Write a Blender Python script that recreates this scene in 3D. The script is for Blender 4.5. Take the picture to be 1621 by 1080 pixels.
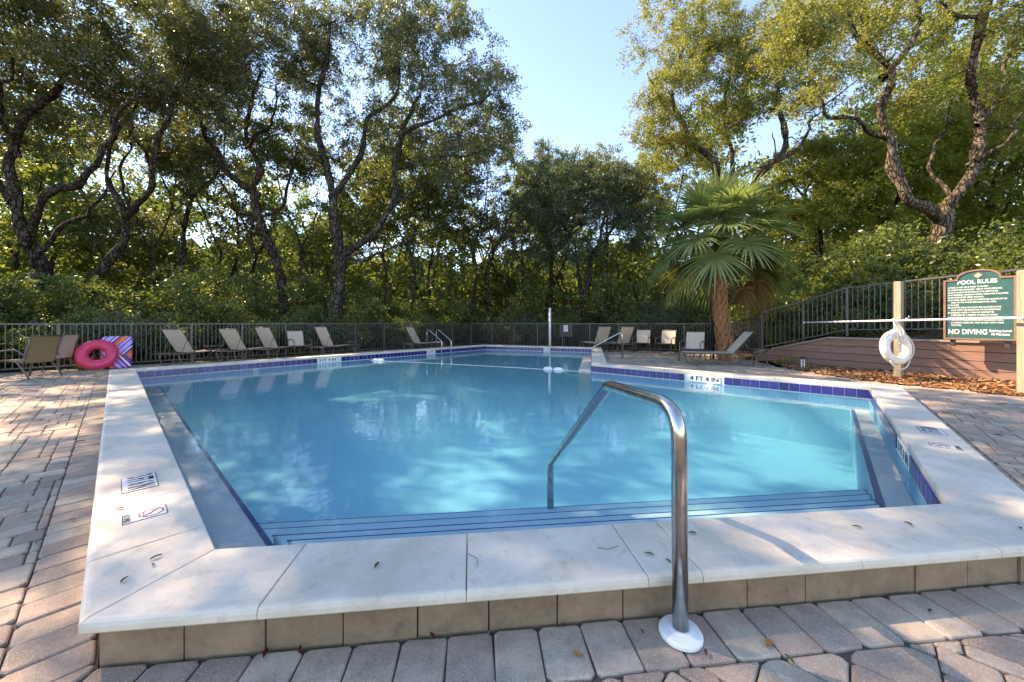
import bpy, math, random
import numpy as np
from mathutils import Vector, Matrix
from mathutils.geometry import tessellate_polygon

# ------------------------------------------------------------------ camera, world, sun, exposure
scene = bpy.context.scene
for o in list(bpy.data.objects):
    bpy.data.objects.remove(o)
F, CX, HY, CAMH = 580.0, 810.5, 512.0, 1.22          # focal length and horizon of the photograph (pixels), camera height (m)
PW, PH = 1621.0, 1080.0
cam_data = bpy.data.cameras.new('camera')
cam = bpy.data.objects.new('camera', cam_data)
scene.collection.objects.link(cam)
cam.location = (0, 0, CAMH)
cam.rotation_euler = (math.radians(90), 0, 0)
cam_data.sensor_width = 36.0
cam_data.lens = 36.0 * F / PW
cam_data.shift_y = -(PH / 2 - HY) / PW
cam_data.clip_start = 0.02
cam_data.clip_end = 2000
scene.camera = cam

SUN_AZ, SUN_EL = -65.0, 41.0                          # degrees right of the view direction, above the horizon
world = bpy.data.worlds.new('World')
scene.world = world
world.use_nodes = True
wn = world.node_tree
bgn = wn.nodes['Background']
sky = wn.nodes.new('ShaderNodeTexSky')
sky.sky_type = 'NISHITA'
sky.sun_disc = False
sky.sun_elevation = math.radians(SUN_EL)
sky.sun_rotation = math.radians(SUN_AZ)
sky.air_density = 1.0
sky.dust_density = 0.0
sky.altitude = 1200
sky.ozone_density = 5.0
hs = wn.nodes.new('ShaderNodeHueSaturation'); hs.inputs['Saturation'].default_value = 1.06
wn.links.new(sky.outputs[0], hs.inputs['Color']); wn.links.new(hs.outputs[0], bgn.inputs[0])
bgn.inputs[1].default_value = 0.15
sun_data = bpy.data.lights.new('sun', 'SUN')
sun_data.energy = 3.1
sun_data.angle = math.radians(0.5)
sun_data.color = (1.0, 0.96, 0.90)
sun = bpy.data.objects.new('sun', sun_data)
scene.collection.objects.link(sun)
_a, _e = math.radians(SUN_AZ), math.radians(SUN_EL)
SUNV = Vector((math.sin(_a) * math.cos(_e), math.cos(_a) * math.cos(_e), math.sin(_e)))
sun.rotation_euler = SUNV.to_track_quat('Z', 'Y').to_euler()
sun.location = (-10, 10, 30)

scene.view_settings.view_transform = 'Standard'
scene.view_settings.look = 'None'
scene.view_settings.gamma = 1.0
scene.view_settings.exposure = 2.15
scene.view_settings.use_white_balance = True
scene.view_settings.white_balance_temperature = 10000
scene.view_settings.white_balance_tint = 20
scene.view_settings.use_curve_mapping = False
scene.render.engine = 'CYCLES'
cy = scene.cycles
cy.use_denoising = True
cy.max_bounces = 9
cy.diffuse_bounces = 3
cy.glossy_bounces = 3
cy.volume_bounces = 2
cy.transmission_bounces = 4
cy.transparent_max_bounces = 8
cy.caustics_reflective = False
cy.caustics_refractive = False
cy.sample_clamp_indirect = 6.0

# ------------------------------------------------------------------ helpers
rng = np.random.default_rng(7)
random.seed(7)
COL = scene.collection

def G(px, py, z=0.0):
    """pixel on the horizontal plane at height z -> (x, y)"""
    d = F * (CAMH - z) / (py - HY)
    return np.array([(px - CX) / F * d, d])

def at(px, py, d):
    """pixel at depth d -> point"""
    return np.array([(px - CX) / F * d, d, CAMH - (py - HY) / F * d])

def tag(o, label=None, cat=None, group=None, kind=None):
    if label: o['label'] = label
    if cat: o['category'] = cat
    if group: o['group'] = group
    if kind: o['kind'] = kind
    return o

def thing(name, label, cat, loc=(0, 0, 0), rz=0.0, group=None):
    o = bpy.data.objects.new(name, None)
    o.empty_display_size = 0.1
    COL.objects.link(o)
    o.location = tuple(float(v) for v in loc)
    o.rotation_euler = (0, 0, rz)
    return tag(o, label, cat, group)

def mesh_np(name, v, quads=None, tris=None, smooth=False):
    v = np.asarray(v, dtype=np.float32).reshape(-1, 3)
    me = bpy.data.meshes.new(name)
    nq = 0 if quads is None else len(quads)
    nt = 0 if tris is None else len(tris)
    me.vertices.add(len(v)); me.vertices.foreach_set('co', v.ravel())
    idx = []
    if nq: idx.append(np.asarray(quads, dtype=np.int32).ravel())
    if nt: idx.append(np.asarray(tris, dtype=np.int32).ravel())
    idx = np.concatenate(idx)
    me.loops.add(len(idx)); me.loops.foreach_set('vertex_index', idx)
    me.polygons.add(nq + nt)
    st = np.concatenate([np.arange(nq) * 4, nq * 4 + np.arange(nt) * 3]).astype(np.int32)
    me.polygons.foreach_set('loop_start', st)
    if smooth:
        me.polygons.foreach_set('use_smooth', np.ones(nq + nt, dtype=bool))
    me.update(calc_edges=True)
    return me

def link(name, me, mat, parent=None):
    o = bpy.data.objects.new(name, me)
    COL.objects.link(o)
    if mat is not None and len(me.materials) == 0:
        for m in (mat if isinstance(mat, (list, tuple)) else [mat]):
            me.materials.append(m)
    if parent is not None:
        o.parent = parent
    return o

def catmull(P, n):
    P = np.asarray(P, float)
    if len(P) == 2:
        t = np.linspace(0, 1, n)[:, None]
        return P[0] * (1 - t) + P[1] * t
    Q = np.vstack([2 * P[0] - P[1], P, 2 * P[-1] - P[-2]])
    seg = len(P) - 1
    out = []
    for u in np.linspace(0, seg, n):
        i = min(int(u), seg - 1); t = u - i
        a, b, c, d = Q[i], Q[i + 1], Q[i + 2], Q[i + 3]
        out.append(0.5 * (2 * b + (c - a) * t + (2 * a - 5 * b + 4 * c - d) * t * t + (3 * b - a - 3 * c + d) * t ** 3))
    return np.array(out)

def tube_arr(P, R, k=8, caps=True):
    P = np.asarray(P, float); n = len(P)
    R = np.broadcast_to(np.asarray(R, float), (n,))
    T = np.gradient(P, axis=0); T /= np.linalg.norm(T, axis=1)[:, None] + 1e-9
    up = np.array([0, 0, 1.0]) if abs(T[0][2]) < 0.9 else np.array([1.0, 0, 0])
    N = np.cross(T[0], up); N /= np.linalg.norm(N)
    ang = np.arange(k) * 2 * math.pi / k
    V = np.zeros((n, k, 3))
    for i in range(n):
        N = N - T[i] * np.dot(N, T[i]); N /= np.linalg.norm(N) + 1e-9
        B = np.cross(T[i], N)
        V[i] = P[i] + R[i] * (np.cos(ang)[:, None] * N + np.sin(ang)[:, None] * B)
    i, j = np.meshgrid(np.arange(n - 1), np.arange(k), indexing='ij')
    a = i * k + j; b = i * k + (j + 1) % k
    Q = np.stack([a, b, b + k, a + k], -1).reshape(-1, 4)
    return V.reshape(-1, 3), Q

class MB:
    """collects boxes, prisms, tubes for ONE mesh"""
    def __init__(s): s.v = []; s.f = []; s.n = 0
    def add(s, V, Fs):
        V = np.asarray(V, float)
        s.v.append(V)
        for f in Fs: s.f.append([int(i) + s.n for i in f])
        s.n += len(V); return s
    def box(s, c, size, rz=0.0, rot=None):
        hx, hy, hz = np.asarray(size, float) / 2
        V = np.array([[x, y, z] for z in (-hz, hz) for y in (-hy, hy) for x in (-hx, hx)])
        if rot is not None: V = V @ np.array(rot).T
        elif rz:
            c_, s_ = math.cos(rz), math.sin(rz)
            V = V @ np.array([[c_, -s_, 0], [s_, c_, 0], [0, 0, 1]]).T
        return s.add(V + np.asarray(c, float), [(0, 2, 3, 1), (4, 5, 7, 6), (0, 1, 5, 4), (2, 6, 7, 3), (0, 4, 6, 2), (1, 3, 7, 5)])
    def beam(s, a, b, w, h, up=(0, 0, 1)):
        a = np.asarray(a, float); b = np.asarray(b, float)
        t = b - a; L = np.linalg.norm(t); t /= L
        sd = np.cross(t, up); sd /= np.linalg.norm(sd); u = np.cross(sd, t)
        return s.box((a + b) / 2, (L, w, h), rot=np.stack([t, sd, u], 1))
    def tube(s, P, R, k=8, caps=True):
        V, Q = tube_arr(P, R, k)
        n = len(V) // k
        fs = [tuple(q) for q in Q]
        if caps:
            fs.append(tuple(range(k))[::-1]); fs.append(tuple((n - 1) * k + j for j in range(k)))
        return s.add(V, fs)
    def lathe(s, prof, c=(0, 0, 0), k=24):
        V = []; n = len(prof)
        for r, z in prof:
            for j in range(k):
                a = 2 * math.pi * j / k
                V.append((c[0] + r * math.cos(a), c[1] + r * math.sin(a), c[2] + z))
        fs = [(i * k + j, i * k + (j + 1) % k, (i + 1) * k + (j + 1) % k, (i + 1) * k + j) for i in range(n - 1) for j in range(k)]
        fs.append(tuple(range(k))[::-1]); fs.append(tuple((n - 1) * k + j for j in range(k)))
        return s.add(V, fs)
    def prism(s, poly, rings, bottom=False):
        """rings: list of (z, offset or per-edge offsets inward); poly counter-clockwise"""
        n = len(poly); V = []
        for z, off in rings:
            p = offset_poly(poly, -np.asarray(off, float)) if np.any(off) else np.asarray(poly, float)
            V += [(q[0], q[1], z) for q in p]
        fs = []
        for i in range(len(rings) - 1):
            for j in range(n):
                fs.append((i * n + j, i * n + (j + 1) % n, (i + 1) * n + (j + 1) % n, (i + 1) * n + j))
        fs.append(tuple((len(rings) - 1) * n + j for j in range(n)))
        if bottom: fs.append(tuple(range(n))[::-1])
        return s.add(V, fs)
    def build(s, name, mat, parent=None, off=None, smooth=False):
        V = np.vstack(s.v)
        if off is None and parent is not None and parent.get('_w'):
            off = parent['_w']
        if off is not None: V = V - np.asarray(off, float)
        me = bpy.data.meshes.new(name)
        me.from_pydata(V.tolist(), [], s.f)
        if smooth: me.polygons.foreach_set('use_smooth', np.ones(len(me.polygons), dtype=bool))
        me.update()
        return link(name, me, mat, parent)

def wthing(name, label, cat, loc, group=None):
    """a thing whose parts are given in world coordinates"""
    o = thing(name, label, cat, loc, 0, group)
    WLOC[o.name] = np.array([float(v) for v in loc]); return o
WLOC = {}
def wpart(mb, name, mat, parent, smooth=False, root=None):
    return mb.build(name, mat, parent, WLOC[(root or parent).name], smooth)

def offset_poly(poly, d):
    """offset a counter-clockwise polygon outwards by d (scalar or one per edge)"""
    P = np.asarray(poly, float); n = len(P)
    d = np.broadcast_to(np.asarray(d, float), (n,))
    E = np.roll(P, -1, 0) - P; E /= np.linalg.norm(E, axis=1)[:, None]
    Nn = np.stack([E[:, 1], -E[:, 0]], 1)
    out = []
    for i in range(n):
        j = i - 1
        p1, e1 = P[j] + Nn[j] * d[j], E[j]
        p2, e2 = P[i] + Nn[i] * d[i], E[i]
        cr = e1[0] * e2[1] - e1[1] * e2[0]
        if abs(cr) < 1e-6: out.append(p2); continue
        w = p2 - p1
        t = (w[0] * e2[1] - w[1] * e2[0]) / cr
        out.append(p1 + e1 * t)
    return np.array(out)

def inside(poly, p):
    c = False; n = len(poly); j = n - 1
    for i in range(n):
        if (poly[i][1] > p[1]) != (poly[j][1] > p[1]) and p[0] < (poly[j][0] - poly[i][0]) * (p[1] - poly[i][1]) / (poly[j][1] - poly[i][1]) + poly[i][0]:
            c = not c
        j = i
    return c

def clip_half(poly, a, nrm):
    """keep the part of a convex polygon with (p-a).nrm >= 0"""
    out = []; n = len(poly)
    for i in range(n):
        p, q = poly[i], poly[(i + 1) % n]
        dp, dq = np.dot(p - a, nrm), np.dot(q - a, nrm)
        if dp >= 0: out.append(p)
        if (dp >= 0) != (dq >= 0): out.append(p + (q - p) * dp / (dp - dq))
    return out

def sheet(name, outer, hole, z, mat):
    pts = [[Vector((p[0], p[1], 0)) for p in outer]]
    if hole is not None: pts.append([Vector((p[0], p[1], 0)) for p in hole[::-1]])
    tri = tessellate_polygon(pts)
    flat = [p for l in pts for p in l]
    me = bpy.data.meshes.new(name)
    fs = []
    for t in tri:
        a, b, c = [flat[i] for i in t]
        fs.append(t if (b - a).cross(c - a).z > 0 else t[::-1])
    me.from_pydata([(p.x, p.y, z) for p in flat], [], fs); me.update()
    return link(name, me, mat)

def text_obj(name, s, size, mat, parent, M, align='CENTER', extrude=0.0008, sx=1.0, bold=0.0):
    cu = bpy.data.curves.new(name, 'FONT')
    cu.body = s; cu.size = size; cu.align_x = align; cu.align_y = 'CENTER'; cu.extrude = extrude; cu.offset = bold
    cu.resolution_u = 3
    tmp = bpy.data.objects.new('tmp_text', cu)
    me = bpy.data.meshes.new_from_object(tmp)
    bpy.data.objects.remove(tmp)
    me.name = name
    me.transform(M @ Matrix.Diagonal((sx, 1, 1, 1)))
    me.materials.clear()
    return link(name, me, mat, parent)

# ------------------------------------------------------------------ materials
class NT:
    def __init__(s, name):
        s.m = bpy.data.materials.new(name); s.m.use_nodes = True
        s.t = s.m.node_tree; s.b = s.t.nodes['Principled BSDF']; s.out = s.t.nodes['Material Output']
    def n(s, typ, **kw):
        o = s.t.nodes.new(typ)
        for k, v in kw.items(): setattr(o, k, v)
        return o
    def l(s, a, b): s.t.links.new(a, b)
    def coord(s, kind='Object', scale=(1, 1, 1)):
        c = s.n('ShaderNodeTexCoord'); mp = s.n('ShaderNodeMapping')
        mp.inputs['Scale'].default_value = scale
        s.l(c.outputs[kind], mp.inputs[0]); return mp.outputs[0]
    def noise(s, vec, scale, detail=4, rough=0.55):
        o = s.n('ShaderNodeTexNoise'); o.inputs['Scale'].default_value = scale
        o.inputs['Detail'].default_value = detail; o.inputs['Roughness'].default_value = rough
        if vec is not None: s.l(vec, o.inputs['Vector'])
        return o.outputs[0]
    def ramp(s, fac, stops, interp='LINEAR'):
        r = s.n('ShaderNodeValToRGB'); r.color_ramp.interpolation = interp
        e = r.color_ramp.elements
        while len(e) < len(stops): e.new(0.5)
        for el, (p, c) in zip(e, stops):
            el.position = p; el.color = (*c, 1) if len(c) == 3 else c
        s.l(fac, r.inputs[0]); return r.outputs[0]
    def mix(s, fac, a, b, mode='MIX'):
        m = s.n('ShaderNodeMix', data_type='RGBA', blend_type=mode)
        for sock, v in ((m.inputs[0], fac), (m.inputs[6], a), (m.inputs[7], b)):
            if isinstance(v, (int, float)): sock.default_value = v
            elif isinstance(v, tuple): sock.default_value = (*v, 1) if len(v) == 3 else v
            else: s.l(v, sock)
        return m.outputs[2]
    def math(s, op, a, b=0.0):
        m = s.n('ShaderNodeMath', operation=op)
        for sock, v in ((m.inputs[0], a), (m.inputs[1], b)):
            if isinstance(v, (int, float)): sock.default_value = v
            else: s.l(v, sock)
        return m.outputs[0]
    def bump(s, h, strength=0.3, dist=0.01):
        b = s.n('ShaderNodeBump'); b.inputs['Strength'].default_value = strength
        b.inputs['Distance'].default_value = dist
        s.l(h, b.inputs['Height']); s.l(b.outputs[0], s.b.inputs['Normal']); return b.outputs[0]
    def col(s, v):
        if isinstance(v, tuple): s.b.inputs['Base Color'].default_value = (*v, 1)
        else: s.l(v, s.b.inputs['Base Color'])
    def set(s, rough=None, metal=None, spec=None):
        if rough is not None: s.b.inputs['Roughness'].default_value = rough
        if metal is not None: s.b.inputs['Metallic'].default_value = metal
        if spec is not None: s.b.inputs['Specular IOR Level'].default_value = spec

def plain(name, col, rough=0.5, metal=0.0, var=0.12, scale=14.0, bump=0.0):
    t = NT(name); v = t.coord('Object')
    nz = t.noise(v, scale, 5)
    dk = tuple(c * (1 - var) for c in col); lt = tuple(min(1, c * (1 + var)) for c in col)
    t.col(t.ramp(nz, [(0.3, dk), (0.7, lt)])); t.set(rough, metal)
    if bump: t.bump(nz, bump, 0.004)
    return t.m

def leafmat(name, stops, trans, tf=0.38, rough=0.5, spec=0.45):
    t = NT(name)
    g = t.n('ShaderNodeNewGeometry')
    c = t.ramp(g.outputs['Random Per Island'], stops)
    t.col(c); t.set(rough, 0, spec)
    tr = t.n('ShaderNodeBsdfTranslucent')
    t.l(t.mix(0.75, c, trans), tr.inputs[0])
    mx = t.n('ShaderNodeMixShader'); mx.inputs[0].default_value = tf
    t.l(t.b.outputs[0], mx.inputs[1]); t.l(tr.outputs[0], mx.inputs[2]); t.l(mx.outputs[0], t.out.inputs[0])
    return t.m

def barkmat(name, dark, light, moss=None):
    t = NT(name); v = t.coord('Object', (1, 1, 0.32))
    n0 = t.noise(v, 9, 7, 0.7)
    vo = t.n('ShaderNodeTexVoronoi', feature='DISTANCE_TO_EDGE'); vo.inputs['Scale'].default_value = 9
    wv = t.n('ShaderNodeVectorMath', operation='ADD'); t.l(v, wv.inputs[0])
    nn = t.n('ShaderNodeTexNoise'); nn.inputs['Scale'].default_value = 5; t.l(v, nn.inputs['Vector'])
    sc = t.n('ShaderNodeVectorMath', operation='SCALE'); sc.inputs['Scale'].default_value = 0.25; t.l(nn.outputs['Color'], sc.inputs[0]); t.l(sc.outputs[0], wv.inputs[1])
    t.l(wv.outputs[0], vo.inputs['Vector'])
    crack = t.ramp(vo.outputs['Distance'], [(0.0, (0, 0, 0)), (0.16, (1, 1, 1))])
    n2 = t.noise(t.coord('Object'), 1.8, 5)
    c = t.ramp(n0, [(0.34, dark), (0.64, light)])
    c = t.mix(t.ramp(n2, [(0.42, (0, 0, 0)), (0.62, (0.8, 0.8, 0.8))]), c, tuple(min(1, x * 1.45) for x in light))
    c = t.mix(t.ramp(t.noise(t.coord('Object'), 6, 4), [(0.60, (0, 0, 0)), (0.68, (0.6, 0.6, 0.6))]), c, tuple(0.5 * x + 0.12 for x in light))
    c = t.mix(crack, tuple(x * 0.45 for x in dark), c)
    if moss:
        c = t.mix(t.ramp(t.noise(t.coord('Object'), 3.1, 5), [(0.52, (0, 0, 0)), (0.66, (0.8, 0.8, 0.8))]), c, moss)
    t.col(c); t.set(0.88, 0, 0.15); t.bump(t.math('ADD', n0, t.math('MULTIPLY', crack, 0.8)), 1.0, 0.09)
    return t.m

M = {}
def paver_mat():
    t = NT('paver_concrete')
    v = t.coord('Object'); g = t.n('ShaderNodeNewGeometry'); oi = t.n('ShaderNodeObjectInfo')
    r = t.math('FRACT', t.math('ADD', g.outputs['Random Per Island'], oi.outputs['Random']))
    base = t.ramp(r, [(0.0, (0.34, 0.215, 0.155)), (0.25, (0.52, 0.375, 0.265)), (0.5, (0.66, 0.505, 0.36)), (0.75, (0.46, 0.31, 0.235)), (1.0, (0.72, 0.58, 0.43))])
    vw = t.n('ShaderNodeTexCoord')
    pos = g.outputs['Position']
    blot = t.noise(pos, 7, 5, 0.6)
    base = t.mix(t.ramp(blot, [(0.36, (0.6, 0.6, 0.6)), (0.62, (0, 0, 0))]), base, (0.20, 0.145, 0.105))
    spk = t.n('ShaderNodeTexVoronoi'); spk.inputs['Scale'].default_value = 70
    t.l(pos, spk.inputs['Vector'])
    base = t.mix(t.ramp(spk.outputs['Distance'], [(0.12, (0.85, 0.85, 0.85)), (0.24, (0, 0, 0))]), base, (0.62, 0.54, 0.45))
    fine = t.noise(pos, 140, 4, 0.7)
    base = t.mix(0.35, base, t.ramp(fine, [(0.35, (0.12, 0.1, 0.09)), (0.7, (0.55, 0.48, 0.42))]))
    t.col(base); t.set(0.86, 0, 0.25)
    t.bump(t.math('ADD', fine, t.math('MULTIPLY', blot, 1.5)), 0.55, 0.004)
    return t.m
M['paver'] = paver_mat()

def stone_mat(name, light, dark, stain, sc=3.0):
    t = NT(name); g = t.n('ShaderNodeNewGeometry'); pos = g.outputs['Position']
    oi = t.n('ShaderNodeObjectInfo')
    n1 = t.noise(pos, sc, 6, 0.6); n2 = t.noise(pos, 38, 5, 0.6)
    c = t.ramp(n1, [(0.36, dark), (0.62, light)])
    c = t.mix(t.math('MULTIPLY', oi.outputs['Random'], 0.35), c, dark)
    c = t.mix(t.ramp(t.noise(pos, 1.7, 6, 0.7), [(0.47, (0, 0, 0)), (0.72, (0.7, 0.7, 0.7))]), c, stain)
    c = t.mix(0.26, c, t.ramp(n2, [(0.35, dark), (0.65, light)]))
    pit = t.n('ShaderNodeTexVoronoi'); pit.inputs['Scale'].default_value = 32; t.l(pos, pit.inputs['Vector'])
    c = t.mix(t.ramp(pit.outputs['Distance'], [(0.03, (0.6, 0.6, 0.6)), (0.075, (0, 0, 0))]), c, (0.22, 0.2, 0.17))
    c = t.mix(t.ramp(t.noise(pos, 11, 7, 0.75), [(0.56, (0, 0, 0)), (0.70, (0.55, 0.55, 0.55))]), c, stain)
    t.col(c); t.set(0.66, 0, 0.3); t.bump(n2, 0.5, 0.004)
    return t.m
M['coping'] = stone_mat('coping_cast_stone', (0.74, 0.655, 0.55), (0.59, 0.51, 0.415), (0.40, 0.325, 0.24))
M['riser'] = stone_mat('riser_block_concrete', (0.34, 0.235, 0.155), (0.20, 0.135, 0.085), (0.085, 0.06, 0.035), 6.0)

def tile_mat():
    t = NT('cobalt_glazed_tile'); oi = t.n('ShaderNodeObjectInfo')
    c = t.ramp(oi.outputs['Random'], [(0, (0.012, 0.012, 0.11)), (0.6, (0.02, 0.02, 0.17)), (1, (0.04, 0.028, 0.20))])
    t.col(c); t.set(0.12, 0, 0.5); t.bump(t.noise(t.coord('Object'), 18, 3), 0.08, 0.004)
    return t.m
M['tile'] = tile_mat()
M['grout'] = plain('pale_grout', (0.62, 0.62, 0.60), 0.8)
M['plaster'] = plain('pool_plaster', (0.42, 0.45, 0.47), 0.75, var=0.05, scale=3)
M['pool_paint'] = plain('turquoise_pool_paint', (0.095, 0.40, 0.525), 0.75, var=0.05, scale=1.5)
M['step_paint'] = plain('pale_blue_step_paint', (0.24, 0.46, 0.53), 0.75, var=0.05, scale=2)
M['sand'] = plain('joint_sand', (0.085, 0.068, 0.055), 0.95, var=0.4, scale=60, bump=0.4)
M['metal_dark'] = plain('bronze_painted_metal', (0.045, 0.038, 0.036), 0.45, 0.2, var=0.25, scale=30)
M['fence'] = plain('grey_brown_fence_paint', (0.095, 0.082, 0.08), 0.42, 0.1, var=0.25, scale=20)
M['steel'] = plain('worn_stainless_steel', (0.50, 0.485, 0.455), 0.2, 1.0, var=0.22, scale=26)
M['white_plastic'] = plain('white_plastic', (0.78, 0.78, 0.76), 0.4, var=0.04)
M['white_paint'] = plain('weathered_white_paint', (0.72, 0.73, 0.74), 0.5, var=0.08)
M['black_ink'] = plain('black_lettering', (0.02, 0.02, 0.022), 0.5)
M['red_ink'] = plain('dark_red_print', (0.30, 0.035, 0.05), 0.5)
M['marker'] = plain('white_marker_tile', (0.74, 0.745, 0.75), 0.3, var=0.05)
M['chair_frame'] = plain('brown_powder_coat', (0.14, 0.105, 0.085), 0.4, 0.3, var=0.15)

def sling_mat(name, col):
    t = NT(name); v = t.coord('Object')
    w = t.n('ShaderNodeTexChecker'); w.inputs['Scale'].default_value = 150
    t.l(v, w.inputs[0])
    nz = t.noise(v, 7, 4)
    a = tuple(c * 0.82 for c in col)
    c = t.mix(w.outputs['Fac'], col, a)
    c = t.mix(t.ramp(nz, [(0.4, (0, 0, 0)), (0.75, (0.35, 0.35, 0.35))]), c, tuple(x * 0.7 for x in col))
    t.col(c); t.set(0.8, 0, 0.2)
    tr = t.n('ShaderNodeBsdfTranslucent'); t.l(c, tr.inputs[0])
    mx = t.n('ShaderNodeMixShader'); mx.inputs[0].default_value = 0.25
    t.l(t.b.outputs[0], mx.inputs[1]); t.l(tr.outputs[0], mx.inputs[2]); t.l(mx.outputs[0], t.out.inputs[0])
    return t.m
M['sling'] = sling_mat('taupe_sling_mesh', (0.74, 0.64, 0.535))
M['sling_tan'] = sling_mat('tan_sling_mesh', (0.40, 0.29, 0.155))

def wood_mat(name, a, b, sc=(1, 1, 14), var=True):
    t = NT(name); g = t.n('ShaderNodeNewGeometry'); oi = t.n('ShaderNodeObjectInfo')
    mp = t.n('ShaderNodeMapping'); mp.inputs['Scale'].default_value = sc
    t.l(t.n('ShaderNodeTexCoord').outputs['Object'], mp.inputs[0])
    n1 = t.noise(mp.outputs[0], 3, 6, 0.65)
    c = t.ramp(n1, [(0.3, a), (0.7, b)])
    c = t.mix(t.math('MULTIPLY', oi.outputs['Random'], 0.4), c, a)
    t.col(c); t.set(0.7, 0, 0.3); t.bump(n1, 0.35, 0.006)
    return t.m
M['red_wood'] = wood_mat('red_brown_painted_planks', (0.21, 0.115, 0.085), (0.33, 0.19, 0.145), (1, 1, 10))
M['grey_wood'] = wood_mat('weathered_cap_board', (0.26, 0.19, 0.17), (0.40, 0.32, 0.29), (1, 1, 8))
M['post_wood'] = wood_mat('treated_pine_post', (0.24, 0.195, 0.13), (0.40, 0.34, 0.24), (9, 9, 0.7))
M['litter'] = None
def litter_mat():
    t = NT('leaf_litter'); g = t.n('ShaderNodeNewGeometry'); pos = g.outputs['Position']
    n1 = t.noise(pos, 9, 8, 0.75)
    t.col(t.ramp(n1, [(0.3, (0.035, 0.028, 0.018)), (0.5, (0.10, 0.072, 0.04)), (0.7, (0.19, 0.125, 0.065))]))
    t.set(0.95, 0, 0.1); t.bump(n1, 0.8, 0.05)
    return t.m
M['litter'] = litter_mat()
def chip_mat():
    t = NT('bark_mulch_chips'); g = t.n('ShaderNodeNewGeometry')
    t.col(t.ramp(g.outputs['Random Per Island'], [(0, (0.09, 0.035, 0.018)), (0.35, (0.22, 0.095, 0.045)), (0.7, (0.33, 0.17, 0.08)), (1, (0.45, 0.29, 0.15))]))
    t.set(0.85, 0, 0.2); return t.m
M['chips'] = chip_mat()

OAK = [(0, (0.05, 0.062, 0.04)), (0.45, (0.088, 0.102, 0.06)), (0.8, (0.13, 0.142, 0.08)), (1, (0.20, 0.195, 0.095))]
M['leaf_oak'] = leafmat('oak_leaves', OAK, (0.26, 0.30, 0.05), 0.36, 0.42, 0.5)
M['leaf_sun'] = leafmat('sunlit_oak_leaves', [(0, (0.075, 0.095, 0.03)), (0.5, (0.155, 0.17, 0.048)), (0.85, (0.24, 0.235, 0.07)), (1, (0.31, 0.26, 0.095))], (0.42, 0.44, 0.07), 0.45, 0.5, 0.4)  # lit copy of the oak leaves: sunlight put into the colour
M['leaf_lime'] = leafmat('sunlit_yellow_green_leaves', [(0, (0.08, 0.11, 0.025)), (0.5, (0.15, 0.19, 0.04)), (1, (0.27, 0.27, 0.07))], (0.46, 0.52, 0.06), 0.48, 0.5, 0.4)  # yellow green brightened to carry sunlight that these crowns do not receive
M['leaf_blue'] = leafmat('bluish_evergreen_leaves', [(0, (0.045, 0.07, 0.05)), (0.6, (0.085, 0.125, 0.08)), (1, (0.15, 0.18, 0.10))], (0.20, 0.28, 0.07), 0.34)
M['leaf_shrub'] = leafmat('shrub_leaves', [(0, (0.05, 0.08, 0.03)), (0.6, (0.10, 0.145, 0.048)), (1, (0.19, 0.22, 0.075))], (0.28, 0.36, 0.04), 0.40, 0.38, 0.5)
M['leaf_wood'] = leafmat('woodland_leaves', [(0, (0.04, 0.06, 0.02)), (0.6, (0.085, 0.115, 0.035)), (1, (0.16, 0.18, 0.055))], (0.28, 0.36, 0.05), 0.42)
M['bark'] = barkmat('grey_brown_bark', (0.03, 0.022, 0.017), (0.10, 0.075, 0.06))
M['bark_sun'] = barkmat('sunlit_ridged_bark', (0.065, 0.048, 0.033), (0.185, 0.14, 0.098))  # lit copy of the grey brown bark, sun painted in as paler tones
M['bark_moss'] = barkmat('ivy_grown_bark', (0.04, 0.032, 0.027), (0.135, 0.112, 0.096), (0.045, 0.07, 0.015))

# ------------------------------------------------------------------ plan of the pool
ZC, ZW, CW = 0.19, -0.02, 0.40                        # coping top, water level, coping width
POOL = np.array([G(342, 868, ZC), G(1500, 796, ZC), G(1376, 612, ZC), G(936, 576, ZC),
                 G(937, 550.7, ZC), G(768, 546.5, ZC), G(215, 585, ZC)])
NE = len(POOL)
EDIR = np.roll(POOL, -1, 0) - POOL
ELEN = np.linalg.norm(EDIR, axis=1)
EDIR = EDIR / ELEN[:, None]
EIN = np.stack([-EDIR[:, 1], EDIR[:, 0]], 1)          # towards the water
OUT = offset_poly(POOL, CW)
RIS = offset_poly(POOL, CW - 0.045)
SOL = offset_poly(POOL, CW - 0.045 + 0.236)

def edge_t(i, px):
    """distance along pool edge i of the point seen at pixel column px"""
    k = (px - CX) / F; p, e = POOL[i], EDIR[i]
    return (k * p[1] - p[0]) / (e[0] - k * e[1])

FB = np.array([-11.12, 10.54]); BD = np.array([0.656, 0.755]); BD /= np.linalg.norm(BD)
FENCE_L = [FB + BD * -5.2, FB + BD * 13.4]
FENCE_B = [FENCE_L[1], np.array([8.5, 14.9])]
WALL = [np.array([8.0, 12.1]), np.array([8.9, 10.25]), np.array([11.5, 5.55])]
DECK = np.array([FENCE_L[0], (-14.6, -3), (12.4, -3), (10.4, 2.6), (8.75, 5.3), (8.4, 6.1), (7.86, 7.15), (7.44, 7.86), (7.38, 9.97), (7.9, 12.0), (8.5, 14.9), FENCE_L[1]])

# ground: one sheet to the horizon with a hole where the pool stands
R_ = 400.0
gnd = sheet('forest_floor', [(-R_, -R_), (R_, -R_), (R_, R_), (-R_, R_)], RIS, -0.035, M['litter'])
tag(gnd, kind='structure')
deck = sheet('paved_deck', DECK, RIS, -0.016, M['sand'])
tag(deck, kind='structure')

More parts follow.
